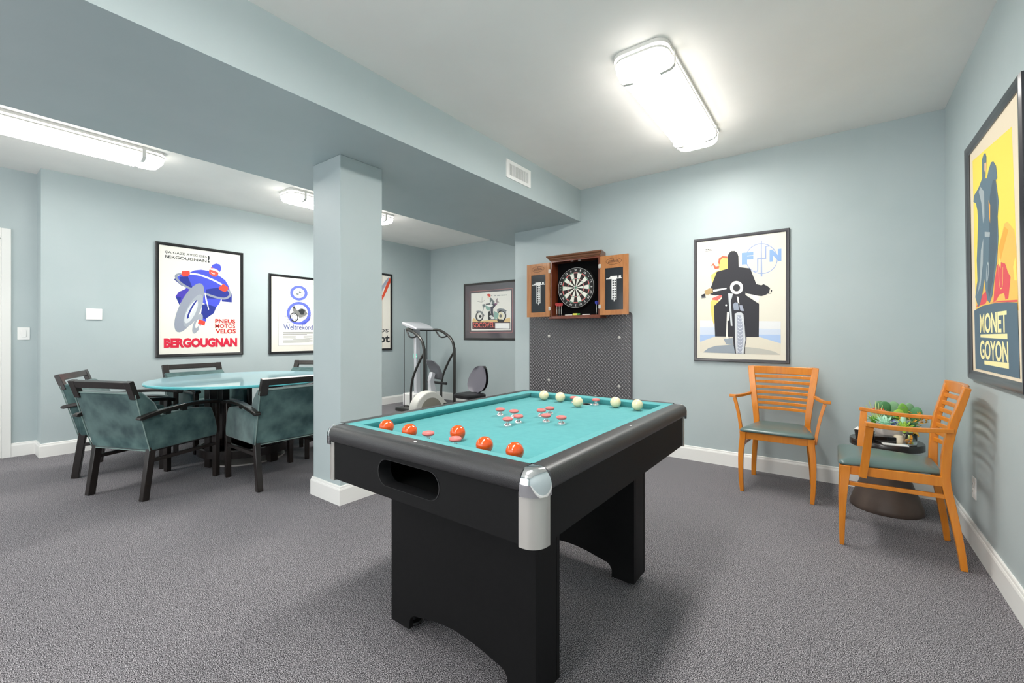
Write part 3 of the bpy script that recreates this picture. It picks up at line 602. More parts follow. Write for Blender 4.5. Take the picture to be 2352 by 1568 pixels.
ART = {'BERG': [('l','paperline',2,[(-423,306),(-263,313)]),('t','dk','ÇA GAZE AVEC DES',-371,48,538,570,0.015),('t','dk','BERGOUGNAN',-371,45,486,521,0.015),('t','dk','!',56,78,488,571,0.02),('p','navy',[(-285,246),(-267,261),(-169,211),(-202,171)]),('p','blue',[(-127,345),(-81,376),(-12,392),(58,387),(121,369),(194,330),(250,288),(283,228),(302,166),(324,119),(324,12),(213,21),(208,53),(40,11),(-81,33),(-181,96),(-163,175),(-230,220),(-255,277),(-214,311)]),('p','navy',[(40,154),(185,193),(302,166),(324,119),(324,12),(213,16),(208,51),(94,14),(40,31)]),('p','navy',[(-230,279),(-148,298),(-115,201),(-98,153),(-173,186),(-226,221)]),('p','blue',[(16,40),(203,52),(185,-12),(150,-58),(40,-31),(-3,-13)]),('p','navy',[(1,-33),(45,-25),(150,-58),(123,-135),(45,-200),(32,-221),(-19,-197)]),('p','blue',[(-28,-192),(45,-215),(36,-241),(-34,-217)]),('p','purple',[(-165,147),(-115,141),(-148,89),(-190,26),(-232,-51),(-269,45),(-239,101)]),('p','navy',[(-269,45),(-214,39),(-232,-51)]),('r','tire2',[(-12,-285),(-23,-312),(-34,-336),(-46,-357),(-59,-373),(-70,-385),(-81,-390),(-90,-389),(-97,-382),(-102,-370),(-104,-352),(-103,-331),(-100,-306),(-94,-279),(-86,-252),(-76,-226),(-64,-201),(-52,-180),(-40,-163),(-28,-152),(-17,-146),(-8,-147),(-1,-153),(4,-166),(6,-184),(6,-206),(2,-231),(-4,-258)],[(-33,-276),(-37,-288),(-42,-299),(-48,-308),(-53,-316),(-59,-321),(-64,-323),(-68,-323),(-71,-320),(-73,-314),(-74,-306),(-74,-297),(-72,-285),(-69,-273),(-66,-261),(-61,-249),(-56,-238),(-51,-229),(-45,-221),(-40,-216),(-35,-214),(-31,-214),(-27,-217),(-25,-223),(-24,-230),(-25,-240),(-26,-252),(-29,-264)]),('p','red',[(-36,-218),(33,-241),(23,-293),(-45,-268)]),('p','white',[(-21,-316),(-22,-320),(-23,-325),(-25,-329),(-27,-332),(-29,-334),(-31,-336),(-33,-336),(-35,-335),(-36,-333),(-37,-330),(-38,-326),(-38,-322),(-38,-317),(-38,-312),(-37,-307),(-36,-303),(-34,-299),(-32,-296),(-30,-293),(-28,-292),(-26,-292),(-24,-293),(-23,-295),(-22,-298),(-21,-301),(-20,-306),(-20,-311)]),('l','tire',25,[(-214,318),(-255,301),(-263,271),(-230,220),(-173,176),(-81,134),(40,98),(148,64),(240,55),(292,85),(307,123),(283,169)]),('l','lite',22,[(-148,330),(-47,329),(58,300),(148,263),(222,222)]),('p','tire',[(-44,-129),(-74,-194),(-107,-253),(-141,-303),(-174,-341),(-204,-366),(-231,-376),(-253,-372),(-269,-353),(-278,-321),(-281,-278),(-276,-225),(-264,-164),(-245,-99),(-221,-33),(-193,32),(-161,91),(-127,143),(-94,183),(-62,211),(-34,224),(-10,222),(7,204),(17,172),(20,127),(14,70),(1,7),(-19,-61)]),('p','tire2',[(-34,-147),(-54,-190),(-76,-229),(-99,-262),(-121,-287),(-142,-303),(-160,-310),(-175,-308),(-186,-295),(-192,-274),(-193,-245),(-190,-209),(-181,-168),(-169,-125),(-152,-81),(-132,-38),(-111,1),(-88,35),(-66,61),(-44,79),(-25,87),(-10,85),(2,73),(8,52),(9,22),(6,-15),(-3,-57),(-17,-102)]),('p','lite2',[(-75,-152),(-89,-182),(-104,-209),(-120,-232),(-135,-250),(-149,-261),(-162,-267),(-172,-265),(-179,-256),(-183,-242),(-183,-222),(-180,-197),(-174,-169),(-165,-138),(-153,-108),(-140,-78),(-125,-51),(-109,-27),(-94,-9),(-80,4),(-67,9),(-57,8),(-49,0),(-45,-15),(-45,-36),(-48,-61),(-54,-90),(-64,-121)]),('p','navy',[(-90,-109),(-102,-134),(-114,-158),(-125,-179),(-136,-195),(-145,-207),(-152,-213),(-157,-214),(-159,-209),(-159,-198),(-156,-183),(-150,-163),(-143,-140),(-133,-115),(-123,-89),(-111,-64),(-99,-40),(-87,-19),(-77,-2),(-67,10),(-60,17),(-55,18),(-53,13),(-53,2),(-56,-14),(-62,-34),(-69,-57),(-79,-83)]),('p','lite3',[(-83,-100),(-93,-122),(-103,-142),(-113,-160),(-121,-175),(-128,-186),(-134,-192),(-137,-193),(-138,-189),(-137,-180),(-134,-167),(-129,-151),(-122,-131),(-113,-110),(-104,-87),(-94,-65),(-84,-45),(-74,-26),(-66,-11),(-59,0),(-53,6),(-50,7),(-48,3),(-49,-6),(-53,-19),(-58,-36),(-65,-55),(-74,-77)]),('p','red',[(-208,351),(-131,365),(-127,325),(-148,296),(-194,288),(-214,311)]),('p','red',[(174,186),(226,242),(283,201),(280,169),(245,138),(187,161)]),('p','skin',[(72,394),(94,433),(176,412),(171,354),(144,321),(107,326),(72,358)]),('p','blue',[(94,433),(107,466),(148,489),(189,482),(205,442),(196,399),(176,375),(162,415)]),('p','white',[(87,422),(130,424),(180,397),(176,375),(130,396),(85,404)]),('l','white',7,[(94,371),(116,356),(134,358)]),('p','white',[(25,102),(33,113),(72,-91),(65,-96),(32,31)]),('t','red2','PNEUS',137,364,-258,-206,0.03),('t','red2','MOTOS',137,364,-320,-270,0.015),('t','red2','VELOS',141,369,-388,-331,0.03),('t','crim','BERGOUGNAN',-380,386,-558,-444,0.06),('l','greyL',4,[(255,560),(278,557),(302,565),(345,562)])],'FN': [('l','dk',8,[(-282,471),(-271,468)]),('l','dk',6,[(-266,467),(-257,471),(-249,465),(-234,467)]),('l','grey',2,[(-285,457),(-228,456)]),('r','ltblue',[(299,325),(296,297),(287,270),(273,246),(254,227),(231,213),(205,205),(177,204),(150,210),(123,222),(99,240),(79,264),(63,291),(54,321),(51,352),(54,382),(63,410),(79,434),(99,453),(123,466),(150,473),(177,473),(205,466),(231,453),(254,434),(273,411),(287,384),(296,355)],[(293,326),(290,299),(282,273),(268,250),(250,232),(228,219),(204,212),(177,211),(151,216),(126,228),(103,245),(84,268),(69,293),(60,322),(57,351),(60,380),(69,406),(84,429),(103,447),(126,460),(151,466),(177,466),(204,459),(228,447),(250,429),(268,407),(282,382),(290,354)]),('l','ltblue',6,[(175,498),(180,181)]),('p','ltblue',[(172,499),(180,498),(178,181),(171,182)]),('p','ltblue',[(115,239),(143,236),(143,346),(204,341),(206,445),(235,447),(235,439),(214,437),(213,332),(152,337),(151,227),(115,230)]),('t','sky','F',22,114,300,406,0.07),('t','sky','N',238,326,303,409,0.07),('p','skyA',[(-332,-328),(321,-328),(321,-405),(-332,-395)]),('p','skyB',[(-332,-257),(321,-280),(321,-330),(-332,-330)]),('p','skyC',[(-332,-194),(321,-215),(321,-282),(-332,-258)]),('p','sand',[(-332,-398),(-202,-347),(159,-349),(321,-405),(321,-505),(-332,-496)]),('p','greyA',[(-305,-496),(-259,-456),(-194,-433),(-82,-423),(-20,-422),(-20,-501)]),('p','greyB',[(-20,-439),(86,-442),(195,-456),(273,-475),(319,-503),(-20,-501)]),('p','yel',[(-173,327),(-169,371),(-145,390),(-106,388),(-86,353),(-86,250),(-161,265)]),('p','oran',[(-173,336),(-169,375),(-137,395),(-96,387),(-93,369),(-137,378),(-157,356),(-161,317)]),('p','oran',[(-236,309),(-216,338),(-194,305),(-163,307),(-168,283),(-202,282),(-216,318)]),('p','yel',[(-234,227),(-194,255),(-161,265),(-194,189),(-226,139)]),('p','yel',[(-241,-28),(-226,-2),(-161,-14),(-208,-65),(-203,-214),(-211,-240),(-230,-161),(-238,-90)]),('p','redFN',[(-224,11),(-177,30),(-149,72),(-137,63),(-144,20),(-177,-12),(-224,-4)]),('p','char',[(-92,276),(-93,393),(-82,417),(-63,432),(-35,430),(-14,410),(-5,379),(-2,281),(89,261),(137,118),(177,104),(192,114),(217,98),(242,77),(235,37),(210,19),(177,9),(78,29),(52,48),(52,26),(158,-58),(156,-351),(-200,-346),(-210,-63),(-144,1),(-141,33),(-202,36),(-242,47),(-238,109),(-185,254)]),('p','char',[(-319,47),(-288,59),(-280,18),(-319,15)]),('p','gold',[(-292,83),(-251,105),(-222,101),(-218,63),(-259,45),(-288,50)]),('p','white',[(-218,90),(-104,100),(-102,90),(-214,69)]),('l','white',5,[(-319,25),(-234,25),(-169,34)]),('l','char',5,[(188,34),(251,30)]),('p','dk',[(249,61),(258,54),(254,41),(247,42)]),('p','paper',[(33,94),(32,80),(28,68),(22,57),(13,48),(3,42),(-8,38),(-20,37),(-32,39),(-44,44),(-54,52),(-62,62),(-69,74),(-73,87),(-74,101),(-73,114),(-69,126),(-62,137),(-54,146),(-44,153),(-32,156),(-20,157),(-8,154),(3,149),(13,141),(22,131),(28,120),(32,107)]),('p','char2',[(9,93),(8,86),(6,80),(3,74),(-2,69),(-7,65),(-14,63),(-20,63),(-27,64),(-33,67),(-38,71),(-43,76),(-46,83),(-49,90),(-49,97),(-49,104),(-46,111),(-43,117),(-38,122),(-33,125),(-27,127),(-20,128),(-14,126),(-7,124),(-2,119),(3,114),(6,108),(8,101)]),('p','paper',[(50,48),(50,43),(168,8),(152,-50),(52,26)]),('p','lite2',[(-90,50),(-49,44),(-67,-27),(-53,-251),(-67,-249),(-84,-44)]),('p','paper',[(-19,17),(-3,12),(3,-56),(-11,-38)]),('p','steel',[(-51,-54),(-32,-36),(-9,-43),(1,-107),(-39,-123)]),('p','steel2',[(3,-64),(26,-65),(41,-117),(11,-116)]),('p','paper',[(-99,-125),(-82,-121),(-82,-199),(-86,-363),(-102,-365),(-107,-346)]),('p','char',[(-96,-203),(-74,-199),(-78,-367),(-94,-337)]),('p','lite',[(-98,-60),(-98,-62),(-99,-64),(-100,-66),(-101,-67),(-102,-68),(-104,-69),(-106,-69),(-107,-68),(-109,-68),(-111,-67),(-112,-65),(-113,-64),(-113,-62),(-114,-60),(-113,-58),(-113,-56),(-112,-54),(-111,-53),(-109,-52),(-107,-52),(-106,-51),(-104,-52),(-102,-52),(-101,-53),(-100,-55),(-99,-57),(-98,-58)]),('p','greyA',[(-129,-367),(-51,-358),(-51,-423),(-106,-415)]),('p','char',[(-55,-131),(-39,-106),(11,-107),(41,-138),(52,-235),(60,-370),(48,-438),(48,-499),(-32,-499),(-45,-423),(-53,-320)]),('p','lite2',[(-35,-140),(-12,-128),(18,-129),(35,-146),(45,-252),(52,-379),(37,-499),(-24,-499),(-32,-380)]),('p','steel2',[(-16,-153),(14,-154),(32,-252),(35,-379),(20,-500),(-11,-499),(-14,-337)]),('l','lite3',5,[(-11,-166),(9,-182),(29,-167)]),('l','lite3',4,[(-11,-197),(9,-213),(29,-198)]),('l','lite3',4,[(-11,-228),(9,-243),(29,-228)]),('l','lite3',5,[(-11,-258),(9,-274),(29,-259)]),('l','lite3',4,[(-11,-289),(9,-304),(29,-289)]),('l','lite3',4,[(-11,-320),(9,-335),(29,-320)]),('l','lite3',5,[(-11,-350),(9,-366),(29,-350)]),('l','lite3',4,[(-11,-381),(9,-396),(29,-381)]),('l','lite3',4,[(-11,-412),(9,-427),(29,-411)]),('l','lite3',4,[(-11,-443),(9,-458),(29,-442)]),('l','lite3',4,[(-11,-473),(9,-488),(29,-472)])],'EIGHT': [('r','peri',[(122,307),(115,283),(102,261),(84,241),(61,225),(34,214),(6,208),(-22,207),(-50,212),(-75,222),(-97,237),(-115,255),(-126,276),(-132,299),(-132,323),(-126,346),(-114,368),(-96,388),(-74,404),(-49,415),(-21,422),(8,423),(36,419),(62,410),(85,396),(103,377),(116,356),(122,332)],[(77,310),(73,294),(65,279),(52,266),(37,256),(20,249),(2,245),(-17,244),(-36,247),(-52,254),(-67,263),(-78,275),(-86,289),(-90,305),(-90,320),(-86,336),(-78,351),(-66,363),(-51,374),(-35,382),(-16,386),(3,387),(21,384),(38,378),(53,368),(65,356),(73,342),(78,326)]),('r','peri',[(172,33),(167,-4),(154,-40),(132,-72),(103,-99),(69,-120),(32,-133),(-7,-138),(-46,-134),(-82,-123),(-115,-104),(-142,-80),(-162,-50),(-174,-16),(-178,19),(-174,55),(-162,90),(-142,121),(-115,148),(-82,169),(-46,184),(-7,190),(32,188),(69,178),(103,161),(132,136),(154,105),(167,71)],[(128,32),(124,3),(114,-24),(98,-48),(76,-69),(51,-84),(22,-94),(-7,-98),(-37,-96),(-65,-87),(-89,-73),(-110,-54),(-125,-32),(-135,-6),(-138,21),(-135,48),(-125,75),(-110,99),(-89,119),(-65,135),(-37,146),(-7,151),(22,149),(51,142),(76,128),(98,109),(114,86),(124,60)]),('p','peri2',[(-118,-44),(-139,-101),(-15,-140),(113,-90),(172,10),(158,-69),(83,-138),(-54,-137),(-139,-97)]),('r','greyS',[(51,313),(49,302),(43,291),(36,281),(26,274),(14,268),(1,264),(-12,263),(-24,265),(-36,268),(-47,275),(-55,283),(-61,292),(-64,303),(-65,314),(-63,325),(-57,335),(-50,345),(-40,353),(-28,359),(-16,362),(-3,364),(10,362),(22,359),(33,352),(41,344),(47,335),(51,324)],[(45,313),(43,303),(38,293),(31,285),(22,278),(12,272),(0,269),(-11,268),(-23,269),(-33,273),(-43,278),(-50,286),(-56,294),(-59,304),(-59,314),(-57,324),(-52,333),(-45,342),(-37,349),(-26,354),(-15,357),(-3,359),(8,357),(19,354),(29,349),(36,341),(42,333),(45,323)]),('r','greyS',[(32,313),(30,306),(26,299),(21,292),(15,287),(7,284),(-1,281),(-10,280),(-19,281),(-27,284),(-34,288),(-39,293),(-43,299),(-45,306),(-46,314),(-44,321),(-41,328),(-36,334),(-29,339),(-21,343),(-13,345),(-4,346),(4,345),(12,343),(19,339),(25,334),(29,327),(31,320)],[(28,313),(26,306),(23,300),(18,295),(12,290),(6,287),(-2,284),(-10,284),(-18,285),(-25,287),(-31,290),(-36,295),(-40,301),(-42,307),(-42,314),(-41,320),(-37,326),(-33,332),(-27,337),(-20,340),(-13,342),(-5,343),(3,342),(10,340),(17,336),(22,332),(25,326),(27,320)]),('p','slateC',[(-7,313),(-7,346),(12,344),(28,332),(32,316)]),('p','slateC',[(-7,313),(-7,281),(-27,283),(-42,295),(-46,310)]),('l','greyS',5,[(-27,348),(-19,353)]),('l','greyS',6,[(4,355),(14,352)]),('p','white',[(98,17),(95,-10),(87,-36),(73,-60),(55,-80),(34,-95),(10,-104),(-15,-108),(-40,-105),(-63,-97),(-84,-83),(-101,-65),(-114,-43),(-122,-18),(-125,8),(-122,35),(-114,60),(-101,83),(-84,103),(-63,118),(-40,128),(-15,133),(10,131),(34,123),(55,110),(73,92),(87,69),(95,44)]),('r','dk',[(-20,-13),(-16,-28),(-15,-44),(-17,-58),(-22,-72),(-30,-84),(-40,-93),(-52,-100),(-65,-103),(-79,-103),(-92,-99),(-104,-93),(-115,-83),(-124,-71),(-131,-58),(-135,-43),(-135,-28),(-133,-13),(-128,0),(-121,12),(-111,21),(-99,28),(-86,31),(-73,31),(-59,28),(-47,22),(-36,12),(-26,0)],[(-32,-18),(-29,-30),(-28,-42),(-30,-53),(-34,-64),(-40,-73),(-48,-81),(-57,-86),(-67,-88),(-78,-88),(-88,-85),(-98,-80),(-107,-73),(-114,-63),(-119,-53),(-122,-41),(-122,-30),(-121,-18),(-117,-8),(-111,1),(-103,9),(-94,14),(-84,17),(-73,17),(-63,14),(-53,9),(-44,2),(-37,-8)]),('r','grey',[(-41,-22),(-39,-32),(-38,-41),(-39,-51),(-43,-59),(-47,-67),(-53,-73),(-61,-77),(-69,-79),(-77,-78),(-85,-76),(-93,-72),(-100,-66),(-105,-58),(-110,-49),(-112,-40),(-113,-30),(-112,-21),(-109,-12),(-104,-5),(-98,1),(-91,5),(-83,7),(-74,7),(-66,5),(-58,0),(-51,-6),(-46,-13)],[(-47,-24),(-44,-32),(-44,-40),(-45,-48),(-48,-56),(-52,-62),(-57,-67),(-63,-70),(-70,-72),(-77,-72),(-84,-70),(-90,-66),(-96,-61),(-101,-55),(-105,-47),(-107,-39),(-107,-31),(-106,-23),(-104,-16),(-100,-10),(-95,-5),(-88,-1),(-82,1),(-75,0),(-68,-1),(-61,-5),(-55,-10),(-50,-17)]),('p','grey',[(-101,104),(-73,130),(-54,97),(-30,65),(24,96),(83,84),(113,37),(123,18),(63,-23),(4,-45),(-30,2),(-73,39),(-92,48)]),('p','dk',[(-15,61),(44,92),(83,65),(63,6),(24,4),(4,33)]),('p','dk',[(-94,114),(-68,120),(-54,97),(-78,82)]),('l','grey',5,[(-213,-37),(-139,-26)]),('l','grey',5,[(-181,-69),(-130,-58)]),('l','grey',5,[(-176,-116),(-101,-96)]),('l','grey',5,[(24,-44),(184,10)]),('l','grey',4,[(44,-73),(194,-39)]),('t','slate','Weltrekord',-227,202,-216,-139,0.01),('l','grey',8,[(-230,-256),(204,-252)]),('l','grey',4,[(-230,-277),(204,-268)]),('l','grey',5,[(-230,-286),(113,-280)]),('l','greyL',6,[(-230,-309),(-49,-309)]),('l','greyL',6,[(-230,-325),(-54,-324)]),('l','greyL',6,[(-230,-342),(-49,-340)]),('l','greyL',6,[(63,-309),(199,-304)]),('l','greyL',6,[(63,-325),(199,-319)]),('l','greyL',6,[(63,-344),(199,-335)]),('l','greyL',6,[(-92,-356),(163,-355)]),('l','greyL',6,[(-230,-370),(199,-367)]),('l','greyL',6,[(-230,-384),(199,-381)]),('l','greyL',6,[(-230,-398),(143,-394)])],'SOC': [('l','greyS',15,[(25,259),(48,258)]),('l','greyS',16,[(81,258),(95,258)]),('l','greyS',16,[(101,258),(114,257)]),('l','greyS',14,[(118,257),(132,257)]),('l','greyS',16,[(151,257),(165,257)]),('l','greyS',16,[(169,257),(181,256)]),('l','greyS',17,[(183,256),(204,256)]),('l','greyS',17,[(208,256),(224,256)]),('l','greyS',16,[(240,256),(254,255)]),('l','greyS',16,[(258,255),(268,255)]),('l','greyS',16,[(270,255),(284,255)]),('l','greyS',15,[(304,255),(318,254)]),('l','greyS',14,[(322,254),(334,254)]),('l','greyS',13,[(340,254),(362,254)]),('p','ochre',[(-408,-142),(-378,-114),(-339,-135),(-229,-167),(6,-155),(171,-154),(312,-157),(362,-135),(429,-125),(429,-199),(-408,-186)]),('l','grey',5,[(-295,178),(-186,161),(-127,191)]),('l','grey',5,[(-184,255),(-186,161)]),('p','greyP',[(115,167),(161,217),(161,165),(202,139),(140,134)]),('p','dk',[(-100,127),(-5,131),(-5,112),(-95,114)]),('p','slateC',[(-5,230),(27,220),(99,152),(84,121),(48,90),(6,108),(-10,173)]),('p','lite',[(-31,223),(-5,213),(-5,141),(42,171),(32,107),(11,108)]),('p','redS',[(-68,290),(-31,296),(6,282),(11,253),(-5,238),(-57,249)]),('p','cream2',[(-60,261),(-31,254),(-24,222),(-47,207),(-66,233)]),('p','slateD',[(6,67),(68,121),(140,122),(130,95),(68,41),(63,-7),(79,-104),(42,-107),(11,-22)]),('p','plum',[(99,128),(161,121),(130,91),(99,100)]),('r','dk2',[(-149,-96),(-155,-116),(-165,-134),(-179,-150),(-196,-162),(-215,-171),(-236,-175),(-257,-175),(-277,-170),(-295,-161),(-311,-148),(-323,-132),(-331,-113),(-334,-92),(-332,-72),(-326,-52),(-316,-33),(-301,-17),(-284,-5),(-264,3),(-244,7),(-223,7),(-203,2),(-185,-8),(-170,-21),(-158,-37),(-151,-56),(-147,-76)],[(-169,-93),(-173,-109),(-182,-123),(-192,-135),(-206,-145),(-221,-152),(-237,-155),(-253,-155),(-269,-151),(-283,-144),(-295,-134),(-304,-121),(-310,-106),(-313,-91),(-312,-74),(-307,-59),(-299,-44),(-288,-32),(-274,-22),(-259,-16),(-243,-13),(-227,-13),(-211,-17),(-197,-24),(-185,-35),(-176,-47),(-170,-62),(-168,-77)]),('r','grey',[(-173,-93),(-178,-108),(-185,-121),(-196,-133),(-208,-143),(-222,-149),(-237,-152),(-253,-152),(-267,-149),(-281,-142),(-292,-132),(-300,-120),(-306,-106),(-308,-91),(-307,-75),(-303,-60),(-295,-46),(-284,-34),(-272,-25),(-257,-19),(-242,-15),(-227,-16),(-213,-20),(-200,-27),(-188,-36),(-180,-49),(-174,-62),(-172,-77)],[(-180,-92),(-184,-105),(-191,-118),(-200,-128),(-211,-137),(-224,-143),(-238,-146),(-251,-145),(-265,-142),(-276,-136),(-287,-127),(-294,-116),(-299,-104),(-301,-90),(-300,-76),(-296,-62),(-289,-50),(-280,-39),(-269,-31),(-256,-25),(-242,-22),(-228,-23),(-215,-26),(-204,-32),(-194,-41),(-186,-52),(-181,-65),(-179,-78)]),('p','dk2',[(-193,-88),(-194,-93),(-196,-98),(-200,-103),(-205,-107),(-210,-109),(-217,-111),(-224,-112),(-230,-111),(-237,-109),(-243,-106),(-247,-102),(-251,-97),(-253,-92),(-254,-86),(-253,-81),(-251,-75),(-247,-71),(-243,-67),(-237,-64),(-230,-63),(-224,-62),(-217,-63),(-210,-65),(-205,-68),(-200,-72),(-196,-77),(-194,-82)]),('r','dk2',[(347,-102),(342,-124),(332,-145),(318,-164),(301,-178),(280,-189),(258,-194),(236,-195),(214,-191),(193,-181),(175,-167),(161,-149),(151,-129),(146,-106),(146,-83),(151,-60),(161,-39),(175,-21),(193,-6),(214,4),(236,9),(259,10),(281,5),(301,-5),(318,-19),(332,-37),(342,-57),(347,-79)],[(319,-99),(315,-116),(308,-131),(298,-144),(286,-154),(271,-162),(255,-166),(239,-166),(223,-163),(208,-156),(195,-146),(185,-133),(178,-119),(174,-102),(174,-86),(178,-69),(185,-54),(196,-41),(208,-31),(223,-23),(239,-19),(255,-19),(271,-22),(286,-29),(298,-40),(308,-52),(315,-67),(319,-83)]),('p','cream3',[(284,-94),(283,-107),(278,-120),(271,-132),(261,-141),(249,-148),(236,-153),(222,-154),(208,-152),(195,-147),(183,-140),(173,-129),(165,-118),(160,-104),(159,-90),(160,-77),(165,-63),(173,-52),(183,-42),(195,-35),(208,-31),(222,-30),(236,-32),(249,-37),(261,-45),(271,-55),(278,-67),(283,-80)]),('p','grey',[(255,-93),(254,-99),(252,-104),(249,-109),(245,-114),(239,-117),(233,-119),(227,-119),(221,-118),(215,-116),(209,-113),(205,-108),(201,-103),(199,-97),(199,-91),(199,-85),(201,-80),(205,-75),(209,-71),(215,-67),(221,-66),(227,-65),(233,-66),(239,-68),(245,-71),(249,-76),(252,-81),(254,-87)]),('p','greyF',[(-317,9),(-251,15),(-164,-24),(-121,-83),(-116,-99),(-159,-57),(-229,-14),(-306,-12)]),('p','greyF',[(151,22),(212,37),(292,25),(357,-5),(342,-20),(342,-72),(292,-15),(212,4),(156,-26)]),('p','mint',[(-100,96),(-57,98),(-5,68),(-5,11),(-57,9),(-95,39)]),('p','mint',[(79,0),(191,-51),(171,-131),(89,-145),(79,-72)]),('l','slateC',10,[(-143,114),(-159,16),(-207,-64)]),('p','slateC',[(-180,116),(-111,125),(-100,71),(-164,66)]),('p','dk2',[(-47,-20),(-15,3),(27,-63),(48,-104),(-5,-151),(-47,-142)]),('p','lite',[(59,-96),(58,-100),(55,-105),(51,-109),(45,-112),(38,-114),(30,-115),(21,-116),(13,-115),(5,-113),(-2,-111),(-8,-107),(-13,-103),(-15,-99),(-16,-94),(-15,-89),(-13,-85),(-8,-81),(-2,-78),(5,-75),(13,-74),(21,-74),(30,-75),(38,-76),(45,-79),(51,-82),(55,-87),(58,-91)]),('p','white',[(-100,108),(58,98),(63,81),(-5,68),(-79,91)]),('l','dk2',11,[(-36,-146),(272,-157)]),('p','dk2',[(151,-158),(312,-161),(297,-197),(171,-194)]),('p','boxd',[(-410,-186),(99,-196),(99,-312),(-410,-303)]),('t','redL','SOCOVEL',-397,99,-282,-196,0.0),('p','boxd',[(101,-196),(429,-200),(429,-318),(101,-312)]),('p','white',[(112,-209),(419,-213),(419,-308),(112,-302)])],'MG': [('p','mgyel',[(-359,559),(303,494),(352,-306),(-344,-275)]),('p','mgor',[(-337,-271),(-337,-137),(-68,-52),(91,6),(183,98),(227,97),(314,42),(337,-34),(352,-306)]),('p','mgyel2',[(-319,-111),(-68,-18),(77,16),(-163,100),(-337,76)]),('p','mgyel2',[(291,-114),(321,-74),(337,-177),(303,-173)]),('p','mgor2',[(91,6),(183,83),(237,57),(183,7),(118,-61)]),('p','mgred',[(-8,-249),(21,-145),(64,-77),(118,-69),(183,-85),(220,-128),(256,-154),(237,-204),(220,-248),(178,-249),(162,-217),(91,-219),(36,-244)]),('p','mgyel2',[(86,-72),(105,-47),(121,-69),(115,-100)]),('l','mgyel2',4,[(83,-80),(94,-168),(118,-194),(142,-173),(152,-96)]),('p','mgred',[(-330,-256),(-196,-198),(-99,-176),(-68,-203),(-146,-249)]),('p','mgred',[(-68,-247),(144,-251),(343,-260),(343,-269),(144,-258)]),('p','mgblue',[(-169,406),(-169,502),(-137,522),(-105,517),(-86,492),(-89,459),(-111,398),(-137,388)]),('p','mgskin',[(-124,470),(-89,464),(-89,434),(-111,413),(-127,437)]),('p','mgblue',[(-247,375),(-169,406),(-83,381),(-52,414),(-8,438),(27,432),(72,396),(88,332),(64,331),(105,217),(83,151),(91,54),(64,-53),(21,-129),(-22,-215),(-68,-250),(-105,-235),(-137,-181),(-163,-118),(-189,-177),(-237,-235),(-279,-260),(-308,-236),(-344,-201),(-293,-114),(-300,-3),(-272,137),(-258,207),(-272,264),(-300,307),(-352,329),(-330,360)]),('p','mgdark',[(-37,277),(16,345),(64,331),(77,152),(64,11),(-8,-142),(-68,-220),(-99,-184),(-68,32)]),('p','mglt',[(-77,-93),(-80,-104),(-85,-115),(-90,-124),(-95,-131),(-101,-136),(-107,-140),(-112,-140),(-116,-138),(-120,-134),(-123,-128),(-124,-119),(-124,-110),(-123,-99),(-121,-88),(-117,-77),(-113,-66),(-108,-57),(-102,-50),(-96,-45),(-91,-42),(-86,-41),(-81,-43),(-77,-48),(-75,-54),(-74,-62),(-73,-72),(-75,-83)]),('p','mgblue',[(-86,-92),(-89,-101),(-92,-108),(-95,-115),(-99,-121),(-102,-125),(-106,-128),(-109,-129),(-111,-127),(-113,-124),(-114,-119),(-115,-113),(-114,-106),(-113,-97),(-111,-89),(-109,-80),(-106,-73),(-102,-66),(-99,-60),(-95,-56),(-92,-53),(-89,-53),(-86,-54),(-84,-57),(-83,-62),(-83,-68),(-83,-76),(-84,-84)]),('p','mglt',[(-203,372),(-137,328),(-137,198),(-163,169),(-189,280),(-237,354)]),('p','mglt',[(-137,121),(-43,101),(-49,79),(-137,95)]),('p','mglt',[(-247,-118),(-213,38),(-163,91),(-179,-37),(-230,-147),(-300,-190)]),('p','mgor2',[(-58,265),(-31,234),(-37,144),(-52,180)]),('p','mgnavy',[(-367,-274),(-196,-257),(21,-255),(208,-262),(343,-272),(359,-594),(-359,-595)]),('t','mgcream','MONET',-258,198,-400,-298,0.025),('p','mgcream',[(-247,-407),(203,-404),(203,-429),(-247,-423)]),('t','mgcream','GOYON',-258,213,-537,-438,0.025),('p','mgcream',[(-179,-543),(218,-535),(218,-562),(-179,-563)]),('l','grey',3,[(252,-611),(291,-611)]),('l','grey',3,[(308,-611),(352,-612)])],'P6': [('p','paper',[(276,633),(431,620),(431,-625),(276,-621)]),('p','redP',[(188,194),(276,305),(394,586),(431,589),(431,513),(312,277),(188,83)]),('p','steel2',[(232,420),(385,600),(412,610),(394,548),(258,348)]),('t','dk','os',214,394,-352,-296,0.0),('t','dk','ot',188,421,-528,-405,0.03)]}

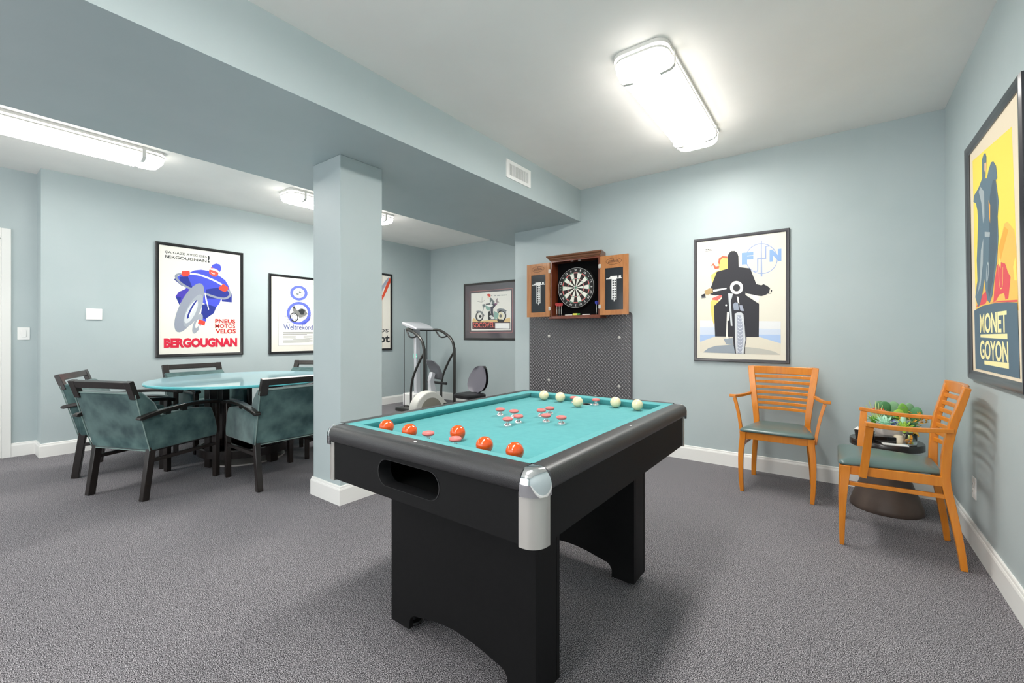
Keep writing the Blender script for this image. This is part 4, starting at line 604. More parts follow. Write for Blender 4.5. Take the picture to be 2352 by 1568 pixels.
# ---------------------------------------------------------------- framed posters
PC = dict(blue=(70,82,205), navy=(38,52,140), purple=(72,60,170), boxd=(84,66,70), char=(52,52,58), char2=(58,58,62), cream2=(236,222,200), cream3=(240,232,200),
    crim=(214,38,66), dk=(50,54,56), dk2=(66,68,70), gold=(186,158,110), grey=(128,128,126), greyA=(150,160,170), greyB=(190,190,182), greyF=(140,146,150), greyL=(176,176,172),
    greyP=(160,148,150), greyS=(150,156,154), lite=(226,228,226), lite2=(206,210,214), lite3=(222,226,232), ltblue=(150,168,208), mgblue=(100,122,136), mgcream=(250,240,178),
    mgdark=(80,98,112), mglt=(168,178,182), mgnavy=(88,110,126), mgor=(240,196,96), mgor2=(244,176,70), mgred=(226,84,92), mgskin=(240,196,150), mgyel2=(250,228,110), mgyel=(250,226,96), mint=(150,186,176),
    ochre=(232,204,150), oran=(214,108,80), paper=(240,236,226), paperline=(228,226,220), peri=(98,112,216), peri2=(82,96,200), plum=(130,92,120), red=(224,72,58), red2=(206,50,44),
    redFN=(226,110,104), redL=(246,128,116), redP=(226,84,54), redS=(206,84,76), sand=(222,216,200), skin=(222,84,72), sky=(140,172,218), skyA=(172,196,232), skyB=(206,216,232), skyC=(226,228,230),
    slate=(96,108,158), slateC=(120,130,132), slateD=(84,86,96), steel=(150,160,176), steel2=(164,170,186), tire=(146,152,166), tire2=(160,166,176), white=(246,246,244), yel=(236,210,120))
def pm(k): return mat('ink_'+k, PC[k], .55, spec=.3)
def framed(name, label, loc, rz, w, h, fw, print_rgb, art, mat_rgb=None, win=None, fm=None, th=.024, glossy=False, tilt=0, line=None, half=0):
    """w,h outer frame; local x right, z up, -y towards the viewer; back of the frame on y=0"""
    t = thing(name, label, 'framed poster', loc, rz)
    if tilt: t.rotation_euler = (tilt, 0, rz)
    fm = fm or frame_blk
    # moulded frame
    prof = [(0, 0), (0, -th*.75), (fw*.18, -th), (fw*.55, -th*.92), (fw*.8, -th*.7), (fw, -th*.62), (fw, 0)]
    cs = [(-1,-1),(1,-1),(1,1),(-1,1)]
    mb = MB(); mb.loft([[(cx*(w/2-i), y, cz*(h/2-i)) for i, y in prof] for cx, cz in cs], closed=True, cap=False)
    mb.build('frame', fm, t, smooth=30)
    a, b = w/2-fw*.9, h/2-fw*.9
    y0 = -th*.45
    names = []; mats = [mat('paper_'+name+str(int(loc[0]*100+loc[1]*10)), print_rgb, .5, spec=.3)]
    mb = MB(); px, pz, qx, qz = -a, -b, a, b
    if win: px, qx, pz, qz = win
    mb.add([(px, y0-.0004, pz), (qx, y0-.0004, pz), (qx, y0-.0004, qz), (px, y0-.0004, qz)], [(0, 1, 2, 3)], 0)
    def mi(c):
        if c not in names: names.append(c); mats.append(pm(c))
        return names.index(c)+1
    y = y0-.0006; U = .001
    for it in ART[art] if art else []:
        y -= .00006; m = mi(it[1])
        if it[0] == 'p': mb.add([(p[0]*U, y, p[1]*U) for p in it[2]], [tuple(range(len(it[2])))], m)
        elif it[0] == 'r':
            o_, i_ = it[2], it[3]; n = len(o_)
            mb.add([(p[0]*U, y, p[1]*U) for p in o_+i_], [(k, (k+1) % n, n+(k+1) % n, n+k) for k in range(n)], m)
        elif it[0] == 'l':
            P = [Vector((p[0]*U, p[1]*U)) for p in it[3]]; hw_ = max(.0015, it[2]*U/2)
            if len(P) > 2: P = [Vector((q.x, q.y)) for q in smoothp([(p.x, p.y, 0) for p in P], 5)]
            V = []
            for i, p in enumerate(P):
                d = (P[min(i+1, len(P)-1)]-P[max(i-1, 0)]).normalized(); nn = Vector((-d.y, d.x))*hw_
                V += [(p.x+nn.x, y, p.y+nn.y), (p.x-nn.x, y, p.y-nn.y)]
            mb.add(V, [(2*i, 2*i+1, 2*i+3, 2*i+2) for i in range(len(P)-1)], m)
        elif it[0] == 't':
            mb.text(it[2], (it[3]*U, it[4]*U, it[5]*U, it[6]*U), it[7], 0, m, M=Matrix.Translation((0, y, 0)) @ Matrix.Rotation(PI/2, 4, 'X'))
    mb.build('print', mats, t, smooth=0)
    if mat_rgb:
        mm = mat('mount_'+name+str(int(loc[0]*100+loc[1]*10)), mat_rgb, .22 if glossy else .7, coat=(1 if glossy else 0))
        mb = MB(); mb.curve2d([[(-a, -b), (a, -b), (a, b), (-a, b)], [(px, pz), (qx, pz), (qx, qz), (px, qz)]], .0016, M=Matrix.Translation((0, y0-.0012, 0)) @ Matrix.Rotation(PI/2, 4, 'X'))
        mo = mb.build('mount', mm, t, smooth=0)
        if line:
            lx, lz, lrgb, lw = line
            mb = MB(); mb.curve2d([[(-lx, -lz), (lx, -lz), (lx, lz), (-lx, lz)], [(-lx+lw, -lz+lw), (lx-lw, -lz+lw), (lx-lw, lz-lw), (-lx+lw, lz-lw)]], .0004, M=Matrix.Translation(((px+qx)/2, y0-.0024, (pz+qz)/2)) @ Matrix.Rotation(PI/2, 4, 'X'))
            mb.build('mount_line', mat('line_'+name+str(int(loc[0]*100)), lrgb, .5), mo, smooth=0)
    return t
grey_frame = mat('graphite_frame', (58, 56, 60), .3, coat=.3)
framed('framed_poster', 'black framed poster of a blue motorcyclist reading BERGOUGNAN on the left wall', (XL+.0005, 1.99, 1.607), PI/2, .915, 1.33, .034, (232, 230, 221), 'BERG')
framed('framed_poster', 'framed poster of a black rider silhouette with the letters FN on the back wall', (-.692, YB-.0005, 1.532), 0, .772, 1.155, .027, (226, 222, 208), 'FN', fm=grey_frame)
framed('framed_poster', 'black framed poster with a large blue figure eight and Weltrekord, left of the post', (XL+.0005, 3.19, 1.49), PI/2, .845, 1.112, .034, (243, 241, 236), 'EIGHT', mat_rgb=(232, 227, 217), win=(-.292, .292, -.436, .452), line=(.296, .448, (150, 148, 140), .003))
framed('framed_poster', 'dark matted poster of a green motorcycle reading SOCOVEL in the gym corner', (-4.739, YB2-.0005, 1.612), 0, 1.23, 1.0, .035, (240, 239, 232), 'SOC', mat_rgb=(92, 88, 94), win=(-.44, .445, -.334, .325), glossy=True, line=(.475, .366, (176, 120, 122), .009))
framed('framed_poster', 'tall yellow poster of a dark rider reading MONET GOYON on the right wall', (XR-.001, 3.105, 1.61), -PI/2, .93, 1.318, .05, (238, 222, 196), 'MG', fm=mat('charcoal_frame', (46, 44, 50), .3, coat=.4), th=.03, tilt=.011)
framed('framed_poster', 'narrow visible strip of a black framed cream poster right of the square post', (XL+.0005, 4.36, 1.597), PI/2, .936, 1.326, .036, (226, 219, 208), 'P6')

# ---------------------------------------------------------------- wall plates
t = thing('light_switch', 'white rocker light switch on the recessed wall beside the door', 'light switch', (XREC, .556, 1.213), PI/2)
MB().box(-.042, .042, -.006, 0, -.062, .062).build('plate', white_pl, t, bevel=.002)
MB().box(-.017, .017, -.011, -.006, -.034, .034).build('rocker', white_pl, t, bevel=.002)
t = thing('thermostat', 'white blank square wall plate left of the blue motorcyclist poster', 'wall plate', (XL, 1.025, 1.417), PI/2)
MB().box(-.062, .062, -.012, 0, -.058, .058).build('plate', white_pl, t, bevel=.004)
MB().lathe([(.001, .0008), (.006, .0008), (.006, 0), (.001, 0)], 16).build('sensor', white_pl, t, loc=(0, -.012, .0)).rotation_euler = (PI/2, 0, 0)
t = thing('power_outlet', 'white power outlet low on the right wall behind the side-on armchair', 'power outlet', (XR, 3.53, .335), -PI/2)
MB().box(-.04, .04, -.006, 0, -.06, .06).build('plate', white_pl, t, bevel=.002)
for z in (-.021, .021):
    s = MB().box(-.016, .016, -.009, -.006, z-.014, z+.014).build('socket', white_pl, t, bevel=.002)
    mb = MB()
    for x in (-.006, .006): mb.box(x-.001, x+.001, -.0095, -.0088, z-.003, z+.006)
    mb.build('slot', dark_pl, s, smooth=0)

# ---------------------------------------------------------------- diamond tread mat under the dartboard
DX0, DX1, DZ0, DZ1 = -2.986, -1.689, .30, 1.445
t = thing('diamond_tread_mat', 'charcoal diamond tread mat screwed to the wall under the dartboard', 'wall mat', ((DX0+DX1)/2, YB-.002, 0))
w = (DX1-DX0)/2
tread = mat('tread_rubber', (76, 75, 78), .32, spec=.6)
mb = MB(); pl = rrect(-w, w, DZ0, DZ1, .045, 5)
mb.prism(pl, -.008, 0, 'y')
p = .039; i = 0; tops = []
z = DZ0+.02
row = 0
while z < DZ1-.02:
    x = -w+.02+(p/2 if row % 2 else 0)
    while x < w-.02:
        if not (abs(x) > w-.04 and (z > DZ1-.045)):
            s = 1 if row % 2 else -1
            dx, dz = .0145, .0145*s; nx, nz = .0044, -.0044*s
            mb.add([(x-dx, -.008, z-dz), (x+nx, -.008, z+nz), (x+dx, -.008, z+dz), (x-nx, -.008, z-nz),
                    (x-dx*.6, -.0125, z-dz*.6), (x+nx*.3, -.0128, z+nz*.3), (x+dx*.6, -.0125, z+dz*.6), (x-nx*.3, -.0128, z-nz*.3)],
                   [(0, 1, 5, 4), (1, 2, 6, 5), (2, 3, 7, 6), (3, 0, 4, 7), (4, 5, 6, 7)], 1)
        x += p
    z += p/2; row += 1
mb.build('mat_sheet', [tread, mat('tread_lit_tops', (138, 136, 138), .3, spec=.7)], t, smooth=0)  # lozenges get a lighter colour: light caught on the tread tops, painted in
for x, z in ((-2.702, 1.185), (-1.83, 1.172), (-2.705, .668), (-1.833, .654)):
    o = MB().lathe([(.001, .004), (.009, .004), (.018, .001), (.018, 0), (.001, 0)], 20).build('screw_washer', satin, t, loc=(x-(DX0+DX1)/2, -.0130, z)); o.rotation_euler = (PI/2, 0, 0)

# ---------------------------------------------------------------- dartboard cabinet
CX0, CX1, CZ0, CZ1, CD = -2.59, -1.985, 1.40, 2.035, .145
oak = mat('oak_door', (162, 104, 56), .35, coat=.15, noise=(5, 4, .3, .7, (8, 8, 1)), rgb2=(180, 122, 72))
cherry = mat('dark_cherry', (98, 46, 28), .3, coat=.3, noise=(5, 4, .3, .7, (8, 8, 1)), rgb2=(118, 58, 34))
cx = (CX0+CX1)/2; cw = (CX1-CX0)/2
t = thing('dartboard_cabinet', 'open wooden dartboard cabinet with two chalkboard doors on the back wall', 'dartboard cabinet', (cx, YB-.0165, 0))
mb = MB()
for s in (-1, 1): mb.box(s*cw-(.016 if s > 0 else 0), s*cw+(0 if s > 0 else .016), -CD, 0, CZ0, CZ1)
mb.box(-cw+.016, cw-.016, -CD, 0, CZ0, CZ0+.016); mb.box(-cw+.016, cw-.016, -CD, 0, CZ1-.016, CZ1)
mb.build('body', cherry, t, bevel=.001)
MB().box(-cw+.016, cw-.016, -.012, 0, CZ0+.016, CZ1-.016).build('back_lining', mat('black_felt', (16, 16, 18), .95, spec=.1), t)
prof = [(0, 2.036), (-CD-.004, 2.036), (-CD-.008, 2.046), (-CD-.018, 2.052), (-CD-.022, 2.066), (-CD-.036, 2.076), (-CD-.040, 2.090), (0, 2.090)]
mb = MB(); secs = []
mb.loft([[(-cw-max(0, -y-CD), y, z) for y, z in prof], [(cw+max(0, -y-CD), y, z) for y, z in prof]]); mb.build('crown_moulding', mat('brown_crown', (116, 74, 48), .3, coat=.3), t, smooth=30)
MB().box(-cw-.012, cw+.012, -CD-.02, 0, CZ0-.02, CZ0).build('bottom_ledge', cherry, t, bevel=.003)
board_m = mat('chalkboard', (28, 32, 38), .18, coat=.3)
chalkw = mat('chalk_white', (226, 226, 224), .7)
burn = mat('burnt_mark', (74, 42, 22), .6)
DW = .312
for s in (-1, 1):
    x0, x1 = (cw+.006, cw+.006+DW) if s > 0 else (-cw-.006-DW, -cw-.006)
    y1 = -CD+.004; y0 = y1-.018
    z0, z1 = CZ0+.008, 2.022
    bx0, bx1, bz0, bz1 = x0+.06, x1-.055, z0+.052, z0+.485
    mb = MB(); mb.curve2d([[(x0, z0), (x1, z0), (x1, z1), (x0, z1)], [(bx0, bz0), (bx1, bz0), (bx1, bz1), (bx0, bz1)]], .018, M=RX((y0+y1)/2))
    d = mb.build('door', oak, t)
    mb = MB(); mb.box(bx0, bx1, y0+.005, y0+.010, bz0, bz1, 0)
    yy = y0+.0047; mx_ = (bx0+bx1)/2
    def R(a0, a1, b0, b1, mi=1, dy=0): mb.add([(a0, yy-dy, b0), (a1, yy-dy, b0), (a1, yy-dy, b1), (a0, yy-dy, b1)], [(0, 1, 2, 3)], mi)
    ht = bz0+.318
    R(mx_-.027, mx_+.027, bz0+.105, ht); R(bx0+.012, bx1-.012, ht, ht+.008); R(mx_-.042, mx_+.034, ht+.008, ht+.03); R(mx_+.05, mx_+.075, ht+.008, ht+.03); R(mx_-.058, mx_-.042, ht+.008, ht+.018)
    R(mx_-.004, mx_+.004, bz0+.085, bz0+.105)
    for k in range(8):
        zz = bz0+.114+k*.0255
        for a in (-.019, .003): R(mx_+a, mx_+a+.016, zz, zz+.016, 0, .0003)
    mb.build('chalkboard', [board_m, chalkw], d, smooth=0)
    # burnt oval emblem
    ex, ez = (x0+x1)/2, z1-.062
    mb = MB(); n = 40
    for rx_, rz_, wd_ in ((.086, .034, .004),):
        o1 = [(ex+rx_*math.cos(2*PI*k/n), y0-.0004, ez+rz_*math.sin(2*PI*k/n)) for k in range(n)]
        o2 = [(ex+(rx_-wd_)*math.cos(2*PI*k/n), y0-.0004, ez+(rz_-wd_)*math.sin(2*PI*k/n)) for k in range(n)]
        mb.add(o1+o2, [(k, (k+1) % n, n+(k+1) % n, n+k) for k in range(n)])
    rnd = random.Random(5)
    for rowz, ww, c_ in ((.006, .05, 9), (-.007, .062, 12)):
        for k in range(c_):
            xa = ex-ww+2*ww*k/c_; hh_ = .004+rnd.random()*.004
            mb.add([(xa, y0-.0004, ez+rowz-hh_), (xa+ww*1.5/c_, y0-.0004, ez+rowz-hh_*.6), (xa+ww*1.3/c_, y0-.0004, ez+rowz+hh_), (xa+.001, y0-.0004, ez+rowz+hh_*.5)], [(0, 1, 2, 3)])
    mb.add([(ex-.006, y0-.0004, ez+.014), (ex+.005, y0-.0004, ez+.012), (ex, y0-.0004, ez+.028)], [(0, 1, 2)])
    mb.build('oval_emblem', burn, d, smooth=0)
    hx = x0 if s > 0 else x1
    for z in (z0+.09, z1-.1):
        mb = MB(); mb.box(hx-.014, hx+.014, y0-.003, y0-.0002, z-.02, z+.02); mb.bar([(hx, y0-.003, z-.024), (hx, y0-.003, z+.024)], (.008, .008), n=8)
        mb.build('hinge', satin, d, bevel=.001)
for x in (-.04, .05): MB().box(x-.015, x+.015, -CD+.02, -CD+.04, CZ1-.022, CZ1-.0165).build('cabinet_lamp', white_pl, t, bevel=.002)
# dartboard
t = thing('dartboard', 'round dartboard with black and white wedges and red green rings inside the cabinet', 'dartboard', (-2.302, YB-.0292, 1.724))
R0 = .2255
FY = -.072
o = MB().lathe([(.001, 0), (R0, 0), (R0, -FY-.004), (R0-.004, -FY), (.001, -FY)], 64).build('board', mat('board_black', (22, 24, 24), .7), t); o.rotation_euler = (PI/2, 0, 0)
dm = [mat('dart_black', (42, 32, 32), .8), mat('dart_white', (232, 232, 222), .8), mat('dart_red', (214, 56, 54), .7), mat('dart_green', (60, 124, 92), .7), mat('dart_wire', (210, 210, 210), .4)]
mb = MB(); y = FY-.0006
def wedge(k, r0, r1, mi):
    a0 = PI/2-(k-.5)*PI/10; V = []; n = 4
    for r in (r0, r1):
        for j in range(n+1):
            a = a0-PI/10*j/n; V.append((r*math.cos(a), y, r*math.sin(a)))
    mb.add(V, [(j, j+1, n+2+j, n+1+j) for j in range(n)], mi)
rd = .170
for k in range(20):
    e = k % 2 == 0
    wedge(k, .013, .096, 0 if e else 1); wedge(k, .096, .104, 2 if e else 3); wedge(k, .104, .160, 0 if e else 1); wedge(k, .160, rd, 2 if e else 3)
y -= .0003
for k in range(20): wedge(k, 0.0001, .013, 3)
y -= .0003
for r in (.0965, .1035, .1605, .1705, .013):
    for k in range(20): wedge(k, r-.0007, r+.0007, 4)
mb.build('scoring_face', dm, t, smooth=0)
nums = [20, 1, 18, 4, 13, 6, 10, 15, 2, 17, 3, 19, 7, 16, 8, 11, 14, 9, 12, 5]
mb = MB()
for k, v in enumerate(nums):
    a = PI/2-k*PI/10; s = str(v); cxx, czz = .194*math.cos(a), .194*math.sin(a); ww = .0075*len(s)
    Mx = Matrix.Translation((cxx, FY-.002, czz)) @ Matrix.Rotation(-(a-PI/2), 4, 'Y') @ Matrix.Rotation(PI/2, 4, 'X')
    mb.text(s, (-ww, ww, -.0105, .0105), .02, .001, 0, M=Mx)
for rr_ in (.2205,):
    n = 64; a_ = [[((rr_+.0016*math.cos(b))*math.cos(2*PI*k/n), FY-.0015+.0016*math.sin(b), (rr_+.0016*math.cos(b))*math.sin(2*PI*k/n)) for b in (0, PI/2, PI, 3*PI/2)] for k in range(n)]
    mb.loft(a_, closed=True, cap=False)
mb.build('number_ring', dm[4], t, smooth=40)
# darts standing on the ledge inside
def dart(x, y, name, label, fm):
    t = thing(name, label, 'dart', (x, y, CZ0+.0165))
    MB().lathe([(.0004, 0), (.0012, .022), (.003, .024), (.0032, .075), (.002, .078), (.002, .118), (.0005, .12)], 12).build('barrel', satin, t)
    mb = MB()
    for a in (0, PI/2):
        c_, s_ = math.cos(a+.5), math.sin(a+.5)
        pts = [(-.003, .108), (-.017, .122), (-.018, .142), (-.006, .150), (.006, .150), (.018, .142), (.017, .122), (.003, .108)]
        mb.loft([[(u*c_-s_*q, u*s_+c_*q, z) for u, z in pts] for q in (-.0004, .0004)])
    mb.build('flight', fm, t, smooth=0); return t
fr_, fb_ = mat('red_flight', (190, 26, 30), .4), mat('blue_flight', (44, 62, 190), .4)
for x, l in ((-2.545, 'red flighted dart leaning at the far left inside the cabinet'), (-2.522, 'red flighted dart standing second from left inside the cabinet'), (-2.499, 'red flighted dart nearest the board inside the cabinet')):
    dart(x, YB-.1+(x+2.545)*.5, 'dart', l, fr_)['group'] = 'red darts'
for x, l in ((-2.050, 'blue flighted dart nearer the board at the right inside the cabinet'), (-2.024, 'blue flighted dart at the far right inside the cabinet')):
    dart(x, YB-.1, 'dart', l, fb_)['group'] = 'blue darts'
for x, l in ((-2.38, 'white chalk stick left of the yellow marker on the cabinet ledge'), (-2.165, 'white chalk stick right of the yellow marker on the cabinet ledge')):
    o = MB().tube([(-.045, 0, 0), (.045, 0, 0)], .0055).build('chalk_stick', chalkw, loc=(x, YB-.118, CZ0+.022)); tag(o, l, 'chalk', 'chalk sticks')
o = thing('highlighter', 'yellow and green marker lying on the ledge under the dartboard', 'marker', (-2.285, YB-.12, CZ0+.0165))
MB().box(-.04, .015, -.012, .012, 0, .022).build('barrel', mat('marker_yellow', (222, 222, 90), .4), o, bevel=.004)
MB().box(.015, .045, -.011, .011, .001, .021).build('cap', mat('marker_green', (88, 160, 66), .4), o, bevel=.004)

# ---------------------------------------------------------------- side table and what stands on it
SX, SY = .286, 3.965
bronze = mat('bronze_stone', (74, 62, 56), .45, noise=(7, 5, .3, .7), rgb2=(92, 78, 70))
t = thing('side_table', 'dark hourglass drum side table in the corner between the wooden armchairs', 'side table', (SX, SY, 0))
MB().lathe([(.001, 0), (.196, 0), (.2, .006), (.196, .03), (.178, .09), (.15, .16), (.125, .235), (.112, .29), (.112, .32), (.125, .38), (.148, .41), (.165, .424), (.001, .424)], 64).build('pedestal', bronze, t, smooth=50)
MB().lathe([(.001, .424), (.19, .424), (.2, .430), (.2, .466), (.196, .472), (.001, .472)], 64).build('table_top', mat('dark_top', (38, 36, 36), .25, coat=.2), t, smooth=40)
ZT = .472
def sd(name, mb, m, label, cat, x, y, z=ZT, rz=0, **k):
    o = mb.build(name, m, loc=(x, y, z+.0004), **k); o.rotation_euler = (0, 0, rz); return tag(o, label, cat)
tr = thing('storage_tray', 'black open tray on the left of the dark side table', 'tray', (SX-.118, SY-.045, ZT), .5)
mb = MB(); ro, ri = rrect(-.05, .05, -.035, .035, .01, 3), rrect(-.046, .046, -.031, .031, .008, 3)
mb.loft([[(x*.85, y*.85, .0005) for x, y in ro], [(x, y, .062) for x, y in ro], [(x, y, .062) for x, y in ri], [(x*.85, y*.85, .004) for x, y in ri]])
mb.build('tray_body', dark_pl, tr, smooth=40)
sd('paper_tissue', MB().add([(-.02, -.012, 0), (.022, -.01, .002), (.018, .014, .006), (-.018, .012, .001), (0, 0, .02), (-.02, -.012, -.0015), (.022, -.01, -.0015), (.018, .014, -.0015), (-.018, .012, -.0015)], [(0, 1, 4), (1, 2, 4), (2, 3, 4), (3, 0, 4), (0, 5, 6, 1), (1, 6, 7, 2), (2, 7, 8, 3), (3, 8, 5, 0)]), white_pl, 'white scrap sticking up from the rim of the black tray', 'tissue', SX-.155, SY-.055, ZT+.063, smooth=0)
sd('black_box', MB().box(-.06, .06, -.035, .035, 0, .04), mat('glossy_black', (20, 20, 22), .12), 'small glossy black box on the side table behind the chair arm', 'box', SX-.02, SY-.085, bevel=.003, rz=.25)
sd('paper_napkin', MB().box(-.065, .065, -.03, .03, 0, .003), white_pl, 'flat white paper napkin in front of the black box on the side table', 'napkin', SX+.035, SY-.15, rz=.1)
sd('cream_candle', MB().lathe([(.001, 0), (.027, 0), (.028, .002), (.028, .052), (.025, .054), (.001, .052)], 28), mat('cream_wax', (232, 220, 196), .5), 'short cream candle between the black box and the glass jar', 'candle', SX+.062, SY-.078, smooth=40)
g = thing('glass_jar', 'clear glass jar holding orange sweets at the right of the side table', 'jar', (SX+.112, SY-.095, ZT))
glass = mat('clear_glass', (245, 250, 250), .02, trans=1, ior=1.45)
pr = [(.001, .001), (.034, .001), (.038, .006), (.038, .072), (.036, .074), (.034, .072), (.034, .009), (.001, .007)]
MB().lathe(pr, 32).build('jar_glass', glass, g, smooth=50)
rnd = random.Random(3)
for k in range(9):
    a = k*2.4; r = .007+.018*rnd.random(); z = .016+.010*(k//3)
    o = MB().lathe([(.0005, -.007), (.006, -.0045), (.008, 0), (.006, .0045), (.0005, .007)], 10).build('sweet', mat('amber_sweet', (226, 150, 50), .2) if k % 3 else mat('lime_sweet', (190, 200, 90), .3), g, loc=(r*math.cos(a), r*math.sin(a), z))
# succulent arrangement
pa = thing('succulent_arrangement', 'mixed green succulents with orange and purple blooms in a low white pot', 'plant arrangement', (SX+.04, SY+.06, ZT)); pa.scale = (1.08, 1.08, 1.16)
MB().lathe([(.001, .0005), (.07, .0005), (.085, .02), (.1, .085), (.096, .092), (.09, .085), (.001, .075)], 40).build('pot', mat('pot_white', (232, 224, 220), .35), pa, smooth=50)
def leaf(mb, p, d, L, w, th, curl=.3, mi=0):
    d = Vector(d).normalized(); s = d.cross(Vector((0, 0, 1)))
    if s.length < .1: s = Vector((1, 0, 0))
    s.normalize(); u = s.cross(d); p = Vector(p); secs = []
    for k in range(6):
        q = k/5; ww = w*max(.06, math.sin(PI*min(1, .12+q*.88))**.7); c = p+d*L*q+u*L*curl*q*q
        secs.append([c+s*ww/2*math.cos(a)+u*th/2*math.sin(a)*(1-q*.5) for a in [2*PI*j/8 for j in range(8)]])
    mb.loft(secs, mi)
def rosette(x, y, z, r, n, m, tilt=(0, -.6, .8), rings=4, name='rosette'):
    mb = MB(); ax = Vector(tilt).normalized(); a1 = ax.orthogonal().normalized(); a2 = ax.cross(a1)
    for k in range(rings):
        el = .15+k*.33; L = r*(1-k*.17)
        for j in range(n-k):
            a = 2*PI*j/(n-k)+k*.5
            d = (a1*math.cos(a)+a2*math.sin(a))*math.cos(el)+ax*math.sin(el)
            leaf(mb, (x, y, z), d, L, r*.42, r*.12, .15)
    return mb.build(name, m, pa, smooth=60)
G = dict(mint=mat('leaf_mint', (176, 222, 196), .5), green=mat('leaf_green', (120, 176, 72), .5), lime=mat('leaf_lime', (164, 200, 78), .5), deep=mat('leaf_deep', (84, 142, 92), .5), sage=mat('leaf_sage', (120, 164, 120), .5),
    pale=mat('leaf_pale', (196, 216, 150), .5), orange=mat('bloom_orange', (226, 96, 50), .5), gold=mat('bloom_gold', (232, 176, 64), .5), purple=mat('bloom_purple', (150, 100, 170), .5), lilac=mat('leaf_lilac', (130, 140, 200), .5))
rosette(-.045, -.095, .10, .06, 9, G['mint']); rosette(.045, -.10, .085, .055, 10, G['lime']); rosette(-.095, -.04, .105, .042, 8, G['green'])
rosette(.0, -.085, .095, .04, 8, G['lilac']); rosette(.09, -.05, .09, .045, 8, G['deep']); rosette(-.06, .02, .15, .05, 9, G['deep'], (0, 0, 1)); rosette(.03, .0, .13, .06, 9, G['green'], (0, -.2, 1)); rosette(-.02, -.03, .12, .05, 8, G['sage'], (0, -.3, 1)); rosette(-.06, -.04, .165, .028, 8, G['orange'], (-.2, -.4, 1), 3, 'bloom'); rosette(-.09, -.02, .168, .022, 8, G['orange'], (-.2, -.4, 1), 3, 'bloom'); rosette(.035, -.06, .135, .02, 7, G['gold'], (0, -.7, .6), 3, 'bloom')
def paddle(x, y, z, w, h, m, rz, lean=0):
    mb = MB(); secs = []
    for k in range(9):
        a = PI*k/8; r = math.sin(a)*.5*w+.001; zz = h/2*(1-math.cos(a))
        secs.append([(r*math.cos(b), .12*r*math.sin(b)*2, zz) for b in [2*PI*j/12 for j in range(12)]])
    mb.loft(secs); o = mb.build('paddle_leaf', m, pa, smooth=60, loc=(x, y, z)); o.rotation_euler = (0, lean, rz)
for a in ((-.03, .02, .145, .07, .078, G['deep'], .3, -.2), (.0, .03, .14, .065, .085, G['sage'], -.3, .15), (.055, 0, .12, .055, .10, G['green'], .2, -.1), (.10, .01, .11, .06, .095, G['deep'], -.3, .25), (.075, .03, .12, .06, .10, G['sage'], .1, .1), (.02, -.02, .12, .055, .065, G['lime'], .1, .2), (-.05, .035, .15, .07, .075, G['sage'], .6, -.4)): paddle(*a)
mb = MB()
for dx, dz, L in ((-.9, 1.1, .11), (-.6, 1.2, .13), (-.25, 1.3, .12), (.1, 1.3, .11), (.35, 1.1, .1), (-1.1, .5, .08), (-1.3, .25, .06), (.5, .8, .08)): leaf(mb, (-.075, -.03, .105), (dx, -.15, dz), L, .013, .009, .1)
mb.build('aloe_leaves', G['pale'], pa, smooth=60)
mb = MB(); mb.lathe([(.001, 0), (.012, 0), (.016, .02), (.015, .05), (.008, .065), (.001, .068)], 12, c=(.045, -.075, .09)); mb.build('cactus_stem', G['mint'], pa, smooth=60)
rnd = random.Random(9); mb = MB()
for k in range(34):
    x = .11+rnd.uniform(-.05, .05); y = -.04+rnd.uniform(-.03, .03); z = .125+rnd.uniform(-.03, .05)
    leaf(mb, (x, y, z), (rnd.uniform(-1, 1.2), rnd.uniform(-1, .3), rnd.uniform(-.3, 1)), .03, .012, .004, .2)
mb.build('golden_leaves', G['gold'], pa, smooth=60)
mb = MB()
for k in range(6): leaf(mb, (.02, .0, .19), (1, .1*k-.3, .1*k), .035, .008, .003, .1)
mb.build('purple_bloom', G['purple'], pa, smooth=60)
mb = MB()
for k in range(8): leaf(mb, (.10, -.085, .09), (rnd.uniform(-.4, .6), -.5, -1-.2*k), .05, .014, .005, .1)
mb.build('trailing_leaves', G['gold'], pa, smooth=60)

# ---------------------------------------------------------------- upright exercise machine
silver = mat('silver_paint', (206, 208, 214), .35, metal=.25)
tubek = mat('black_tube', (50, 50, 48), .35)
grey_pl = mat('grey_plastic', (116, 118, 124), .45)
t = thing('stepper_machine', 'upright exercise machine with silver column, console and curved black handrails in gym corner', 'exercise machine', (-5.35, 4.74, 0))
MB().box(-.24, .60, -.34, .36, 0, .055).build('base_frame', tubek, t, bevel=.01)
mb = MB(); mb.bar([(-.10, 0, .05), (-.12, 0, 1.31)], [(.10, .06), (.10, .06)], side=(0, 1, 0)); col = mb.build('column', silver, t, bevel=.015, seg=3)
# round teal maker's badge
yb = -.0435
mb = MB(); ring_ = [(-.11+.055*math.cos(2*PI*k/24), yb-.0006, .86+.045*math.sin(2*PI*k/24)) for k in range(24)]
mb.add(ring_, [tuple(range(24))], 0)
mb.add([(-.142+.068*u, yb-.0012, .86+.018*v) for u, v in ((0,-.3),(1,-.6),(1,.1),(0,.4))], [(0, 1, 2, 3)], 1)
mb.build('badge', [mat('badge_teal', (110, 212, 190), .4), white_pl], col, smooth=0)
mb = MB(); sec = []
for x, z, hw2, th in ((-.27, 1.405, .18, .03), (-.24, 1.412, .205, .05), (-.11, 1.385, .21, .065), (.02, 1.340, .205, .055), (.08, 1.310, .185, .03)):
    sec.append([(x, a, z-b) for a, b in ((-hw2, th*.3), (-hw2*.94, 0), (hw2*.94, 0), (hw2, th*.3), (hw2*.95, th), (-hw2*.95, th))])
con = mb.loft(sec).build('console', silver, t, bevel=.012, seg=3)
